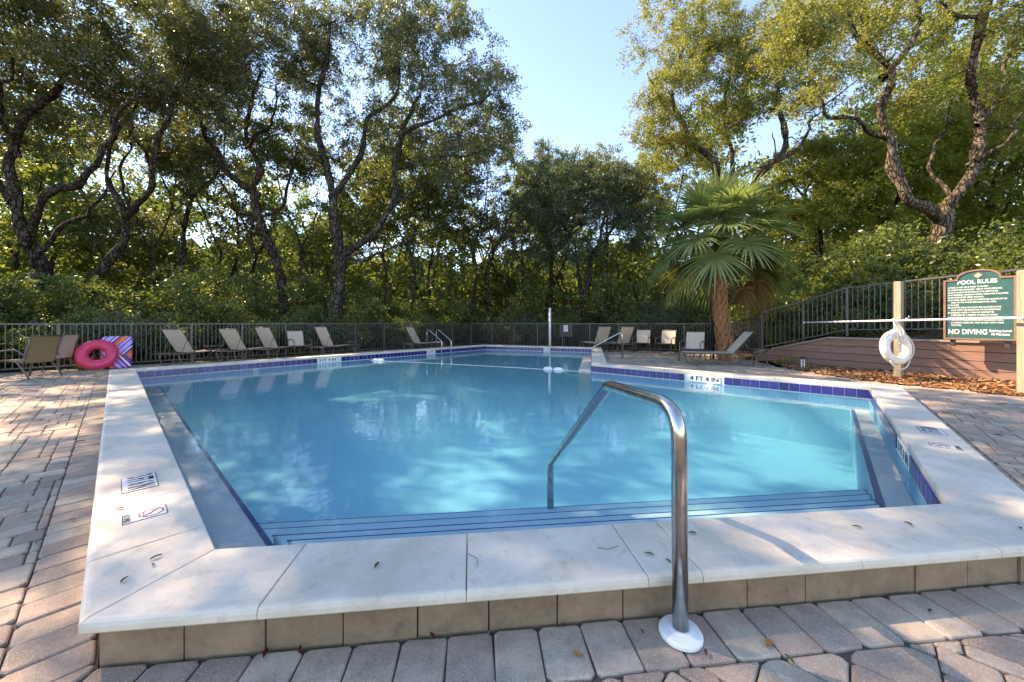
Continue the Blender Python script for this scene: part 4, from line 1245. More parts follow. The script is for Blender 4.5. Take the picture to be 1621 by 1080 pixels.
LM = {k: fleaf(M['lf_' + k], L, W) for k, L, W in (('brown', 0.036, 0.015), ('orange', 0.050, 0.024), ('red', 0.042, 0.016), ('green', 0.046, 0.017))}
spots = [('brown', 247, 884, 1), ('brown', 197, 920, 1), ('brown', 242, 896, 1), ('brown', 190, 807, 1), ('green', 1028, 879, 1), ('brown', 1058, 890, 1), ('brown', 597, 897, 1), ('brown', 1357, 836, 1), ('brown', 1096, 846, 1), ('brown', 1438, 831, 1), ('brown', 1615, 838, 1),
         ('red', 685, 1009, 0), ('red', 420, 1037, 0), ('red', 475, 1030, 0), ('orange', 915, 1037, 0), ('brown', 890, 993, 0), ('brown', 1017, 1002, 0), ('orange', 1216, 1021, 0), ('green', 1250, 1046, 0), ('brown', 1178, 956, 0), ('red', 1562, 908, 0), ('brown', 1472, 969, 0), ('brown', 1118, 1036, 0),
         ('brown', 127, 700, 0), ('brown', 115, 824, 0), ('brown', 60, 860, 0), ('brown', 1590, 640, 0), ('brown', 1560, 655, 0), ('brown', 1535, 700, 0), ('brown', 1500, 655, 0), ('brown', 1580, 690, 0)]
WHERE = {1: 'pale coping', 0: 'brick pavers'}
for k, px, py, up in spots:
    p = G(px, py, ZC if up else 0)
    o = link('fallen_leaf', LM[k], None); o.location = (p[0], p[1], (ZC if up else 0) + 0.0045)
    o.rotation_euler = (random.uniform(-.15, .15), random.uniform(-.1, .1), random.uniform(0, 6.3)); s = random.uniform(0.6, 1.2) * (1 if p[1] < 3 else 1.6); o.scale = (s, s, s)
    tag(o, f"small {'dry brown' if k == 'brown' else 'dark red' if k == 'red' else k} fallen leaf lying on the {WHERE[up]}", 'leaf', f"{k} fallen leaves on the {WHERE[up]}")
for px, py, lab in ((752, 885, 'thin brown pine needle lying across a coping joint'), (965, 870, 'curved thin twig lying on the coping behind the grab rail')):
    p = G(px, py, ZC); q = catmull([(-0.05, 0.02, 0.003), (-0.01, -0.004, 0.005), (0.02, 0.004, 0.004), (0.05, 0.012, 0.003)], 9)
    mb = MB(); mb.tube(q, 0.0012, 5); o = mb.build('twig', M['lf_brown']); o.location = (p[0], p[1], ZC + 0.001); o.rotation_euler[2] = 2.2 if px == 752 else 0.2
    tag(o, lab, 'twig')

# ------------------------------------------------------------------ vegetation
def unit(a): return a / (np.linalg.norm(a, axis=-1, keepdims=True) + 1e-9)
def leaf_arr(C, K, L, twig, ll, lw, upb=0.5, flat=0.75):
    """C: clump centres (M,3); K twigs per clump, L leaves per twig -> leaf quads"""
    Mn = len(C)
    td = unit(rng.normal(size=(Mn, K, 3)) * [1, 1, flat] + [0, 0, 0.12])
    tl = twig * rng.uniform(0.55, 1.15, (Mn, K, 1))
    u = rng.uniform(0.15, 1.0, (Mn, K, L, 1))
    pos = C[:, None, None, :] + td[:, :, None, :] * tl[:, :, None, :] * u + rng.normal(size=(Mn, K, L, 3)) * twig * 0.10
    pos[..., 2] -= (u[..., 0] ** 2) * twig * 0.25
    ax = unit(td[:, :, None, :] * 0.7 + rng.normal(size=(Mn, K, L, 3)) * 0.75).reshape(-1, 3)
    nr = unit(rng.normal(size=ax.shape) + [0, 0, upb])
    sd = unit(np.cross(ax, nr)); p = pos.reshape(-1, 3); n = len(p)
    sz = rng.uniform(0.65, 1.25, (n, 1)); a = ax * ll * sz; s = sd * lw * sz * 0.5
    dip = np.cross(sd, ax) * ll * 0.10
    V = np.stack([p, p + a * 0.45 + s + dip, p + a, p + a * 0.45 - s + dip], 1)
    return V
def leaf_mesh(name, V):
    return mesh_np(name, V, quads=np.arange(V.shape[0] * 4).reshape(-1, 4))

def wiggle(P, amp, seed):
    r = np.random.default_rng(seed); n = len(P); t = np.linspace(0, 1, n)
    o = np.zeros_like(P)
    for a in range(3):
        for k in (3, 6, 11): o[:, a] += np.sin(t * k * math.pi + r.uniform(0, 6)) * amp / k * r.uniform(1, 3)
    return P + o * np.minimum(1, t * 6)[:, None]

def tree(name, label, d, limbs, crowns, leaf='leaf_oak', bark='bark', group=None, K=8, L=24, twig=0.66, ll=0.115, lw=0.052, base_z=None, seed=1, cr_scale=1.5, top_py=-8, rs=0.74, sides=9, bramble=1.0):
    """limbs: ([(px, py, depth offset)...], r0, r1); crowns: (px, py, dd, rx px, rz px, ry m, n clumps)"""
    global rng
    rng = np.random.default_rng(seed)
    paths = []
    for k, (pts, r0, r1) in enumerate(limbs):
        P = np.array([at(p[0], p[1], d + (p[2] if len(p) > 2 else 0)) for p in pts])
        if k == 0:
            zb = bank_z(P[0]) if base_z is None else base_z
            if P[0][2] > zb: P = np.vstack([P[0] * [1, 1, 0] + [0, 0, zb - 0.1], P])
            else: P[0][2] = zb - 0.1
        n = max(8, int(np.linalg.norm(np.diff(P, axis=0), axis=1).sum() / 0.28))
        Q = wiggle(catmull(P, n), 0.08 + 0.35 * r0, seed * 31 + k)
        t = np.linspace(0, 1, n); R = (r0 * (1 - t) + r1 * t) * rs
        R = R * (1 + 0.12 * np.sin(t * 23 + k) + 0.09 * np.sin(t * 57 + 2 * k) + 0.10 * rng.normal(size=n))
        if k == 0: R = R * (1 + 0.45 * np.exp(-t * n * 0.28 / 0.35))
        paths.append((Q, R))
    root = thing(name, label, 'tree', (paths[0][0][0][0], paths[0][0][0][1], paths[0][0][0][2]), 0, group)
    o0 = paths[0][0][0].copy()
    for k, (Q, R) in enumerate(paths):
        kk = sides if k else sides + 3
        V, F_ = tube_arr(Q - o0, R, kk)
        V = V + (V - np.repeat(Q - o0, kk, 0)) * rng.normal(size=(len(V), 1)) * 0.09
        link('trunk' if k == 0 else 'limb', mesh_np('trunk' if k == 0 else 'limb', V, quads=F_, smooth=True), M[bark], root)
    # clump centres
    C = []
    for (px, py, dd, rx, rz, ry, n) in crowns:
        c = at(px, py, d + dd); s = (d + dd) / F
        n = int(n * cr_scale)
        u = unit(rng.normal(size=(n, 3))) * (rng.random((n, 1)) ** 0.42)
        C.append(c + u * [rx * s, ry, rz * s])
    C = np.vstack(C) + rng.normal(size=(sum(int(c[6] * cr_scale) for c in crowns), 3)) * 0.15
    C = C[C[:, 2] > 0.6]
    pyc = HY - F * (C[:, 2] - CAMH) / C[:, 1]
    C = C[pyc > top_py]
    nv = max(4, len(C) // 22)                           # open gaps in the crown
    vc = C[rng.integers(0, len(C), nv)] + rng.normal(size=(nv, 3)) * 0.4; vr = rng.uniform(0.55, 1.05, nv)
    C = C[np.all(np.linalg.norm(C[:, None] - vc[None], axis=2) > vr[None], axis=1)]
    # branches grow outwards from the limbs to every clump
    nodes = np.vstack([Q[len(Q) // 4:] for Q, R in paths]); nr = np.concatenate([R[len(Q) // 4:] for Q, R in paths])
    D = np.min(np.linalg.norm(C[:, None, :] - nodes[None], axis=2), axis=1)
    VB, FB_, off = [], [], 0
    for i in np.argsort(D):
        c = C[i]; dist = np.linalg.norm(nodes - c, axis=1) + np.where(nodes[:, 2] > c[2] + 0.3, 0.8, 0)
        j = int(np.argmin(dist)); a = nodes[j]; Ld = np.linalg.norm(c - a)
        if Ld < 0.15: continue
        m = max(4, int(Ld / 0.35)); t = np.linspace(0, 1, m)[:, None]
        mid = (a + c) / 2 + rng.normal(size=3) * Ld * 0.13 + [0, 0, 0.10 * Ld]
        Q = (1 - t) ** 2 * a + 2 * t * (1 - t) * mid + t * t * c
        Q[1:-1] += rng.normal(size=(m - 2, 3)) * 0.03
        r0 = min(nr[j] * 0.7, 0.018 + 0.022 * Ld); R = np.linspace(max(r0, 0.010), 0.006, m)
        V, Fq = tube_arr(Q - o0, R, 5); VB.append(V); FB_.append(Fq + off); off += len(V)
        nodes = np.vstack([nodes, Q[1:]]); nr = np.concatenate([nr, R[1:]])
    if VB:
        o = link('branchwork', mesh_np('branchwork', np.vstack(VB), quads=np.vstack(FB_), smooth=True), M[bark], root); tag(o, kind='stuff')
    V = leaf_arr(C, K, L, twig, ll, lw) - o0
    link('crown', leaf_mesh('crown', V), M[leaf], root)
    return root

# ---- live oaks on the left
tree('live_oak', 'shady live oak with forking dark trunk left of the leaning oak', 13.5,
     [([(42, 520), (48, 450), (38, 390), (22, 320, .2), (30, 250, .4), (62, 180, .2), (85, 95)], 0.40, 0.12),
      ([(38, 390), (92, 300, -.5), (150, 258, -.9), (190, 200, -1.2), (225, 130, -1.5)], 0.20, 0.05),
      ([(22, 322), (-25, 250, .6), (-45, 160, 1.0)], 0.22, 0.08), ([(45, 420), (110, 350, .8), (150, 330, 1.4), (185, 270, 2)], 0.12, 0.04),
      ([(30, 250), (0, 170, -.8), (20, 90, -1.2)], 0.15, 0.05)],
     [(50, 60, 0, 130, 90, 2.6, 120), (-60, 120, 0.5, 120, 130, 2.6, 70), (150, 100, -1, 90, 80, 2.0, 60), (60, 190, 0.8, 110, 50, 1.8, 34), (-150, -110, -3.5, 140, 70, 2.8, 100), (-30, -170, -4, 140, 60, 2.6, 50), (-110, -290, -5.5, 150, 60, 2.5, 66)], seed=11, top_py=-999, group='twisting oaks beyond the left fence')
tree('live_oak', 'leaning live oak whose bowed trunk forks in two beyond the fence', 14.5,
     [([(121, 530), (130, 480), (160, 430), (188, 385), (198, 345), (180, 300, .3), (172, 260, .4), (185, 215, .3), (216, 158)], 0.27, 0.06),
      ([(198, 345), (222, 318, -.3), (238, 260, -.5), (262, 212, -.6), (285, 140, -.4), (290, 80)], 0.17, 0.05),
      ([(205, 330), (190, 290, 1), (205, 240, 1.2), (200, 200, 1)], 0.09, 0.04), ([(238, 262), (215, 215, -1), (190, 150, -1.5)], 0.09, 0.03)],
     [(250, 40, 0, 120, 90, 2.6, 110), (200, 130, -.5, 90, 60, 2.0, 55), (310, 130, 0.5, 70, 70, 2.0, 46), (110, -200, -5, 130, 60, 2.4, 74), (230, -230, -5.5, 130, 60, 2.6, 78)], seed=12, top_py=-999, group='twisting oaks beyond the left fence')
tree('live_oak', 'live oak with two snaking limbs rising from a curved grey trunk', 17.5,
     [([(452, 540), (448, 470), (440, 425), (424, 370), (410, 312), (414, 280), (388, 235, .3), (384, 190, .3), (398, 150), (412, 110)], 0.33, 0.07),
      ([(410, 312), (365, 278, -.5), (338, 232, -.8), (318, 190, -1), (300, 150, -1), (300, 80)], 0.20, 0.06),
      ([(425, 375), (400, 400, 1), (400, 345, 1.2), (372, 332, 1), (350, 290, .8)], 0.14, 0.05), ([(430, 350), (455, 300, 1), (468, 250, 1.2), (455, 200, 1.5)], 0.12, 0.04),
      ([(390, 235), (430, 190, -1), (440, 130, -1)], 0.11, 0.04)],
     [(400, 50, 0, 130, 90, 3.0, 135), (310, 90, -.5, 90, 80, 2.6, 65), (470, 120, 0.5, 70, 70, 2.4, 55), (350, 180, 0.3, 70, 35, 1.8, 22), (470, 225, 1.4, 60, 55, 1.8, 24), (330, 270, 1.4, 60, 45, 1.8, 18), (420, -110, -6, 120, 50, 2.4, 56)], seed=13, top_py=-999, group='twisting oaks beyond the left fence')
tree('live_oak', 'large live oak with ivy grown trunk and wide limbs above the loungers', 17.2,
     [([(527, 565), (527, 500), (540, 432), (546, 392), (532, 340), (529, 305), (508, 255, .3), (494, 205, .4), (497, 170, .3), (520, 100), (530, 40)], 0.40, 0.08),
      ([(545, 402), (590, 372, -.3), (614, 330, -.5), (622, 262, -.6), (640, 215, -.7), (690, 188, -1), (750, 165, -1.2), (775, 150, -1.2)], 0.24, 0.05),
      ([(624, 262), (648, 190, .3), (662, 140, .5), (668, 70, .6)], 0.15, 0.05), ([(530, 308), (572, 245, .5), (582, 195, .6), (622, 150, .7), (632, 80, .6), (642, 20, .5)], 0.19, 0.05),
      ([(546, 410), (600, 402, -1), (660, 372, -1.6), (725, 335, -2)], 0.12, 0.03), ([(628, 268), (690, 250, -1), (745, 242, -1.4), (795, 232, -1.6)], 0.11, 0.03),
      ([(612, 335), (660, 300, .8), (700, 292, 1.2), (760, 262, 1.4)], 0.09, 0.03)],
     [(690, 100, 0, 105, 85, 2.6, 84), (755, 190, -.8, 70, 60, 2.0, 36), (560, 40, 0, 110, 80, 2.8, 100), (650, 10, 0, 110, 60, 2.8, 70), (785, 130, 0, 40, 50, 1.8, 18), (740, 262, -1, 75, 35, 1.8, 18), (470, 60, .5, 60, 80, 2, 40), (640, 200, .5, 70, 50, 2, 22), (595, 205, 1.8, 70, 60, 2, 30), (555, 270, 2.0, 60, 50, 2, 18)],
     bark='bark_moss', seed=14, group='twisting oaks beyond the left fence')
tree('live_oak', 'slender live oak standing between the leaning oak and the snaking oak', 20.0,
     [([(282, 520), (283, 440), (288, 370), (305, 310), (312, 270), (295, 225, .5), (285, 170)], 0.24, 0.06), ([(306, 310), (345, 270, 1), (360, 200, 1.5)], 0.12, 0.04), ([(290, 360), (262, 300, 1), (250, 240, 1)], 0.10, 0.04)],
     [(290, 130, 1, 110, 100, 3, 90), (240, 220, 1, 80, 60, 2, 34), (350, 230, 1, 60, 60, 2, 30)], seed=15, L=22, ll=0.13, lw=0.06)
tree('evergreen_oak', 'rounded blue green oak with forked leaning stems behind the back fence', 20.0,
     [([(914, 560), (918, 490), (934, 425), (950, 388), (985, 338, -.5), (1012, 300, -.8)], 0.26, 0.05), ([(950, 388), (955, 340, .6), (948, 290, .8)], 0.13, 0.04), ([(922, 470), (908, 395, .5), (885, 330, .8), (880, 280, .8)], 0.15, 0.04), ([(912, 540), (890, 440, 1), (862, 380, 1)], 0.11, 0.03)],
     [(885, 320, 0, 62, 62, 2.2, 90), (955, 300, -.5, 72, 62, 2.2, 100), (1005, 340, -.5, 50, 50, 1.8, 50), (910, 390, .5, 80, 35, 2, 36)], leaf='leaf_blue', seed=16, L=24, ll=0.12, twig=0.58)
tree('evergreen_oak', 'tall evergreen with feathery top behind the rounded blue green oak', 23.5,
     [([(868, 540), (872, 430), (866, 340), (870, 260), (868, 225)], 0.22, 0.05), ([(870, 400), (845, 330, .5), (838, 280)], 0.10, 0.03)],
     [(868, 300, 0, 50, 75, 2.0, 90), (850, 390, 0, 60, 55, 2.0, 40), (905, 275, 0.5, 28, 38, 1.4, 22)], leaf='leaf_blue', seed=17, L=22, ll=0.14, lw=0.06)
tree('evergreen_oak', 'olive topped evergreen behind the back fence loungers', 25.0,
     [([(962, 540), (958, 420), (966, 320), (962, 250)], 0.22, 0.05), ([(960, 380), (1000, 310, .5), (1015, 260)], 0.10, 0.03)],
     [(958, 300, 0, 62, 62, 2.2, 95), (1022, 280, 0, 45, 70, 2.0, 60)], leaf='leaf_sun', seed=18, L=22, ll=0.14, lw=0.06)
# thin stems in the shade behind
for k, (px, d, lean, lab) in enumerate([(600, 22, 40, 'thin dark understory tree right of the ivy grown oak'), (690, 24, -30, 'thin dark understory tree behind the lone lounger'), (745, 22.5, 25, 'thin dark understory tree behind the pool ladder'), (818, 25, 35, 'thin dark understory tree left of the white pole'), (352, 23, -35, 'thin dark understory tree behind the snaking oak'), (20, 19, 40, 'thin understory tree behind the shady forked oak'), (90, 20, -35, 'thin understory tree left of the leaning oak'), (235, 18.5, 38, 'thin understory tree right of the leaning oak'), (480, 20, -30, 'thin understory tree left of the ivy grown oak'), (645, 20, 34, 'thin understory tree behind the loungers table'), (785, 21.5, -36, 'thin understory tree left of the tall feathery evergreen'), (1045, 21, 30, 'thin understory tree left of the palm')]):
    tree('understory_tree', lab, d, [([(px, 530), (px + lean * .3, 440), (px + lean * .2, 390), (px + lean, 320), (px + lean * 1.3, 260)], 0.13, 0.03), ([(px + lean * .25, 420), (px - lean * .5, 350, .6), (px - lean, 290, .8)], 0.07, 0.02), ([(px + lean * .6, 350), (px + lean * 2, 310, -.6)], 0.05, 0.02)],
         [(px + lean, 280 - 25 * (k % 3), 0, 70, 60, 2.2, 40), (px - lean, 355, .5, 60, 55, 2, 28)], leaf=('leaf_wood', 'leaf_oak', 'leaf_shrub')[k % 3], seed=20 + k, L=20, ll=0.15, lw=0.07)

# ---- sunlit trees on the right
tree('live_oak', 'thick trunked sunlit oak forking low behind the rules board', 11.8,
     [([(1498, 470), (1497, 420), (1492, 375), (1488, 350), (1512, 312), (1538, 250), (1546, 200, .2), (1555, 150, .2), (1553, 100), (1560, 40), (1575, -30)], 0.40, 0.13),
      ([(1489, 352), (1455, 328, -.3), (1438, 308, -.5), (1425, 258, -.5), (1412, 205, -.4), (1400, 160, -.3), (1398, 122, -.2), (1372, 92, -.3), (1358, 40, -.5), (1340, -20, -.5)], 0.27, 0.08),
      ([(1398, 124), (1428, 92, .2), (1450, 40, .3), (1458, -25, .4)], 0.17, 0.08), ([(1418, 228), (1375, 205, -.5), (1318, 185, -.9), (1296, 140, -1), (1276, 80, -1)], 0.12, 0.04),
      ([(1545, 200), (1590, 140, .5), (1600, 80, .8), (1640, 20, 1)], 0.13, 0.05), ([(1530, 262), (1580, 235, -.6), (1620, 180, -.8)], 0.11, 0.04), ([(1508, 318), (1475, 240, .8), (1500, 200, 1), (1520, 130, 1.2)], 0.10, 0.03),
      ([(1556, 60), (1520, 20, -.4), (1480, 10, -.6)], 0.10, 0.04)],
     [(1330, 40, -.3, 100, 75, 1.9, 74), (1460, -10, 0, 120, 60, 2.2, 80), (1590, 40, 0.4, 100, 80, 2.0, 72), (1260, 60, -.8, 60, 60, 1.5, 36), (1630, 160, 0, 70, 60, 1.6, 34), (1300, 150, -.8, 60, 40, 1.2, 20), (1480, 130, 1, 90, 50, 1.2, 22)],
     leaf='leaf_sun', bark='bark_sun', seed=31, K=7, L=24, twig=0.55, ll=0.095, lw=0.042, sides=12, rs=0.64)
tree('live_oak', 'sunlit oak with bowed pale limbs rising behind the palm', 17.5,
     [([(1152, 540), (1150, 400), (1140, 300), (1128, 265), (1092, 232), (1080, 190), (1068, 140), (1078, 95), (1100, 50)], 0.30, 0.07), ([(1142, 300), (1162, 255, .4), (1150, 205, .5), (1146, 165, .5), (1160, 110, .4)], 0.17, 0.05),
      ([(1080, 190), (1045, 160, -.5), (1025, 110, -.6)], 0.10, 0.03)],
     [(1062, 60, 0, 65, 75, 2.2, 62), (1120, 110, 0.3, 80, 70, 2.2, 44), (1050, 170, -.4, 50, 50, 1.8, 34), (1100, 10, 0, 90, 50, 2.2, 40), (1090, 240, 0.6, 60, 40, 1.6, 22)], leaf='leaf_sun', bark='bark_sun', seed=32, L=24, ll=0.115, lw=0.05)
tree('live_oak', 'sunlit oak with a looping limb between the palm and the forked oak', 16.5,
     [([(1196, 540), (1198, 400), (1202, 290), (1215, 262), (1240, 232), (1236, 200), (1228, 160), (1238, 110), (1222, 60)], 0.27, 0.06), ([(1215, 262), (1262, 240, -.4), (1275, 205, -.5), (1300, 180, -.6)], 0.13, 0.04), ([(1200, 300), (1290, 268, 1), (1330, 255, 1.3)], 0.10, 0.03)],
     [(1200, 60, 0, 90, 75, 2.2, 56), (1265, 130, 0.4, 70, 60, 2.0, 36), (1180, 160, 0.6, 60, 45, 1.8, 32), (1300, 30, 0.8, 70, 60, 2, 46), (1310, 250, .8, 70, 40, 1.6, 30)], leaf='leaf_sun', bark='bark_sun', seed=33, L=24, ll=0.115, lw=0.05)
for k, (px, py, d, rx, rz, n, lab) in enumerate([(1400, 260, 16.5, 110, 90, 110, 'leafy yellow green tree behind the forked oak trunk'), (1580, 250, 15.5, 110, 110, 110, 'leafy yellow green tree behind the rules board'), (1290, 300, 18.5, 90, 80, 90, 'leafy yellow green tree above the sloping fence'), (1490, 150, 17.5, 120, 100, 110, 'tall pale green tree seen between the forked oak limbs')]):
    tree('leafy_tree', lab, d, [([(px, 470), (px + 6, 380), (px - 10, 310), (px + 8, py - 30)], 0.18, 0.04), ([(px - 6, 330), (px - 50, 270, .5), (px - 70, 210, .6)], 0.09, 0.03), ([(px, 350), (px + 45, 280, -.5), (px + 70, 200, -.6)], 0.09, 0.03)],
         [(px, py, 0, rx, rz, 2.4, n), (px + (30 if k % 2 else -30), py + rz * .7, -.4, rx * .8, rz * .5, 2.0, n // 3)], leaf='leaf_lime', seed=40 + k, L=18, ll=0.15, lw=0.075, twig=0.65)

# ---- shrubs: a few kinds, copied
def shrub_proto(kind, seed):
    global rng
    rng = np.random.default_rng(seed)
    n, K, L, ll, lw, twig, asp = {'broad': (60, 6, 13, 0.10, 0.048, 0.36, 0.85), 'fine': (70, 7, 15, 0.075, 0.028, 0.34, 0.95), 'tall': (72, 6, 14, 0.09, 0.042, 0.36, 1.45), 'lime': (64, 6, 13, 0.10, 0.05, 0.38, 1.0)}[kind]
    u = unit(rng.normal(size=(n, 3))) * (rng.random((n, 1)) ** 0.4)
    u[:, 2] = (u[:, 2] * 0.5 + 0.5)
    C = u * [1.0, 1.0, 1.35 * asp] + rng.normal(size=(n, 3)) * 0.08 + [0, 0, 0.12]
    Vl = leaf_arr(C, K, L, twig, ll, lw)
    mf = leaf_mesh('foliage', Vl); mf.materials.append(M[{'fine': 'leaf_blue', 'lime': 'leaf_lime'}.get(kind, 'leaf_shrub')])
    VB, FB_, off = [], [], 0
    for c in C[::2]:
        a = np.array([c[0] * 0.12, c[1] * 0.12, -0.15]); t = np.linspace(0, 1, 5)[:, None]
        Q = a * (1 - t) + c * t + [0, 0, 0.18] * np.sin(t * math.pi)
        V, Fq = tube_arr(Q, np.linspace(0.018, 0.006, 5), 5); VB.append(V); FB_.append(Fq + off); off += len(V)
    ms = mesh_np('stem', np.vstack(VB), quads=np.vstack(FB_), smooth=True); ms.materials.append(M['bark'])
    return mf, ms
SH = {k: [shrub_proto(k, 50 + 3 * i + j) for j in range(2)] for i, k in enumerate(('broad', 'fine', 'tall', 'lime'))}
SLAB = {'broad': 'dense broad leaved shrub growing against the fence', 'fine': 'bluish fine leaved shrub growing behind the fence', 'tall': 'upright leafy shrub growing in the shade under the trees'}
MARKS = [(-60, 'the patio table'), (45, 'the tan armchair'), (154, 'the pink swim ring'), (235, 'the striped float'), (300, 'the lounger by the striped float'), (345, 'the dark side table'), (410, 'the pair of loungers'), (478, 'the low armchair'), (530, 'the ivy grown oak'), (600, 'the second side table'), (660, 'the lone lounger'), (705, 'the pool ladder'), (790, 'the fence corner'), (870, 'the white pole'), (905, 'the paper notice'), (965, 'the back fence loungers'), (1035, 'the back armchairs'), (1130, 'the palm'), (1200, 'the curved leg table'), (1270, 'the path light'), (1340, 'the bend of the sloping fence'), (1414, 'the life ring'), (1480, 'the forked oak'), (1555, 'the rules board'), (1650, 'the last pine post')]
KLAB = {'broad': 'broad leaved shrub', 'fine': 'bluish fine leaved shrub', 'tall': 'upright leafy shrub', 'lime': 'yellow green shrub'}
def shrub_label(kind, x, y, s, where):
    px = CX + F * x / y; m = min(MARKS, key=lambda q: abs(q[0] - px))[1]
    size = 'tall ' if s > 1.75 and kind != 'tall' else 'big ' if s > 1.2 else 'low ' if s < 0.9 else ''
    return f'{size}{KLAB[kind]} {where} behind {m}'
def shrub(kind, x, y, s, label=None, group=None, sz=1.0):
    mf, ms = random.choice(SH[kind])
    o = thing('shrub', shrub_label(kind, x, y, s, label or 'outside the fence'), 'shrub', (x, y, bank_z((x, y))), random.uniform(0, 6.28), group or kind + ' shrubs round the deck')
    o.scale = (s, s, s * sz)
    link('foliage', mf, None, o); link('stem', ms, None, o)
random.seed(21)
fn = np.array([-BD[1], BD[0]])
for i in range(26):                                   # hedge outside the left fence
    t = -4.5 + i * 0.75 + random.uniform(-.3, .3)
    k = ('broad', 'tall', 'fine', 'broad')[i % 4]; off = random.uniform(1.0, 2.6)
    p = FB + BD * t + fn * off; s = random.uniform(0.75, 1.25)
    shrub(k, p[0], p[1], s)
for i in range(20):                                   # second, higher row
    t = -5 + i * 1.15 + random.uniform(-.4, .4); p = FB + BD * t + fn * random.uniform(3.6, 6.0)
    shrub(('tall', 'broad')[i % 2], p[0], p[1], random.uniform(1.15, 1.95), 'under the trees')
fbn = np.array([-fd[1], fd[0]])
for i in range(13):
    t = 0.3 + i * 1.0 + random.uniform(-.3, .3); p = FENCE_B[0] + fd * t + fbn * random.uniform(1.0, 2.2)
    shrub(('fine', 'broad', 'tall')[i % 3], p[0], p[1], random.uniform(0.8, 1.3))
for i in range(11):
    t = -2 + i * 1.5 + random.uniform(-.4, .4); p = FENCE_B[0] + fd * t + fbn * random.uniform(3.0, 5.5)
    shrub(('tall', 'broad', 'fine')[i % 3], p[0], p[1], random.uniform(1.3, 2.0), 'under the trees')
for i in range(24):                                   # bank above the red wall
    s_ = -3.5 + random.uniform(0, 9.0); t_ = 1.0 + 5.5 * random.random()
    p = WALL[1] + wd_ * s_ + wn_ * t_
    if p[1] < 5: continue
    if p[1] < 12 and abs(CX + F * p[0] / p[1] - 1495) < 45: continue
    near = t_ < 2.2
    shrub(('broad', 'tall', 'lime')[i % 3], p[0], p[1], random.uniform(0.5, 0.75) if near else random.uniform(0.9, 1.6),
          'on the bank', 'shrubs on the bank')
for i in range(9):                                    # round the corner behind the palm
    p = np.array([9.6 + random.uniform(-.4, 3.0), 13.0 + i * 0.45 + random.uniform(-.3, .3)])
    shrub(('broad', 'tall')[i % 2], p[0], p[1], random.uniform(0.9, 1.5), 'in the shady corner', 'shrubs behind the palm')
# the wood behind, one mass nobody could count
rng = np.random.default_rng(77)
def wood_band(n, x0, x1, y0, y1, ztop):
    x = rng.uniform(x0, x1, n); y = rng.uniform(y0, y1, n); return np.column_stack([x, y, rng.uniform(0.03, 1.0, n) * ztop * (0.82 + 0.25 * np.sin(x * 0.6) + 0.1 * np.sin(x * 1.7))])
Cw = np.vstack([wood_band(900, -40, -3, 22, 33, 15.0), wood_band(420, -4, 12, 26, 34, 11.5), wood_band(560, 12, 38, 19, 31, 17.0), wood_band(300, -36, -19, 9, 24, 13), wood_band(260, 20, 36, 4, 20, 16)])
V = leaf_arr(Cw, 7, 15, 1.3, 0.30, 0.16)
tag(link('far_woodland', leaf_mesh('far_woodland', V), M['leaf_wood']), 'mass of sunlit green woodland filling the distance behind the trees', 'woodland', kind='stuff')
VB, FB_, off = [], [], 0
for i in range(70):
    x = rng.uniform(-40, 38); y = rng.uniform(24, 34); P = np.array([[x, y, -0.1], [x + rng.normal() * .4, y, 3], [x + rng.normal() * .9, y, 6], [x + rng.normal() * 1.4, y, 10]])
    V, Fq = tube_arr(catmull(P, 10), np.linspace(0.16, 0.05, 10), 6); VB.append(V); FB_.append(Fq + off); off += len(V)
tag(link('far_woodland_stems', mesh_np('far_woodland_stems', np.vstack(VB), quads=np.vstack(FB_), smooth=True), M['bark']), 'thin dark stems of the woodland in the distance', 'woodland', kind='stuff')

# ---- cabbage palm
rng = np.random.default_rng(5); random.seed(5)
PB = np.array([7.02, 12.1, -0.02])
M['boot'] = plain('palm_boot_fibre', (0.33, 0.15, 0.07), 0.85, var=0.4, scale=16, bump=0.6)
M['palm_green'] = leafmat('palm_frond_green', [(0, (0.09, 0.145, 0.06)), (0.6, (0.165, 0.225, 0.085)), (1, (0.26, 0.30, 0.11))], (0.36, 0.46, 0.10), 0.35, 0.33, 0.55)
M['palm_yellow'] = leafmat('palm_frond_yellowing', [(0, (0.12, 0.14, 0.04)), (0.6, (0.22, 0.22, 0.06)), (1, (0.34, 0.30, 0.10))], (0.45, 0.42, 0.10), 0.4, 0.45)
M['palm_dead'] = leafmat('palm_frond_dead', [(0, (0.16, 0.085, 0.035)), (0.6, (0.30, 0.17, 0.07)), (1, (0.42, 0.28, 0.13))], (0.40, 0.22, 0.08), 0.3, 0.7, 0.2)
palm = thing('cabbage_palm', 'cabbage palm with fan fronds and brown dead fronds beside the lounger', 'palm', PB)
TOPZ = 2.75
mb = MB(); mb.tube(catmull([(0, 0, 0), (-0.05, 0, 0.8), (-0.16, 0, 1.7), (-0.20, 0, TOPZ + 1.0)], 16), np.interp(np.linspace(0, 1, 16), [0, 0.25, 0.7, 1], [0.19, 0.14, 0.15, 0.12]), 16)
mb.build('trunk', M['boot'], palm, smooth=True)
bo = MB(); V = []
for i, (t, w, th) in enumerate(((0, 0.085, 0.05), (0.5, 0.06, 0.05), (1, 0.03, 0.03))):
    V += [(-w, 0.0 + t * 0.10, t * 0.26), (w, 0.0 + t * 0.10, t * 0.26), (w * 0.8, th + t * 0.12, t * 0.26), (-w * 0.8, th + t * 0.12, t * 0.26)]
bo.add(V, [(4 * i + j, 4 * i + (j + 1) % 4, 4 * i + 4 + (j + 1) % 4, 4 * i + 4 + j) for i in range(2) for j in range(4)] + [(8, 9, 10, 11), (3, 2, 1, 0)])
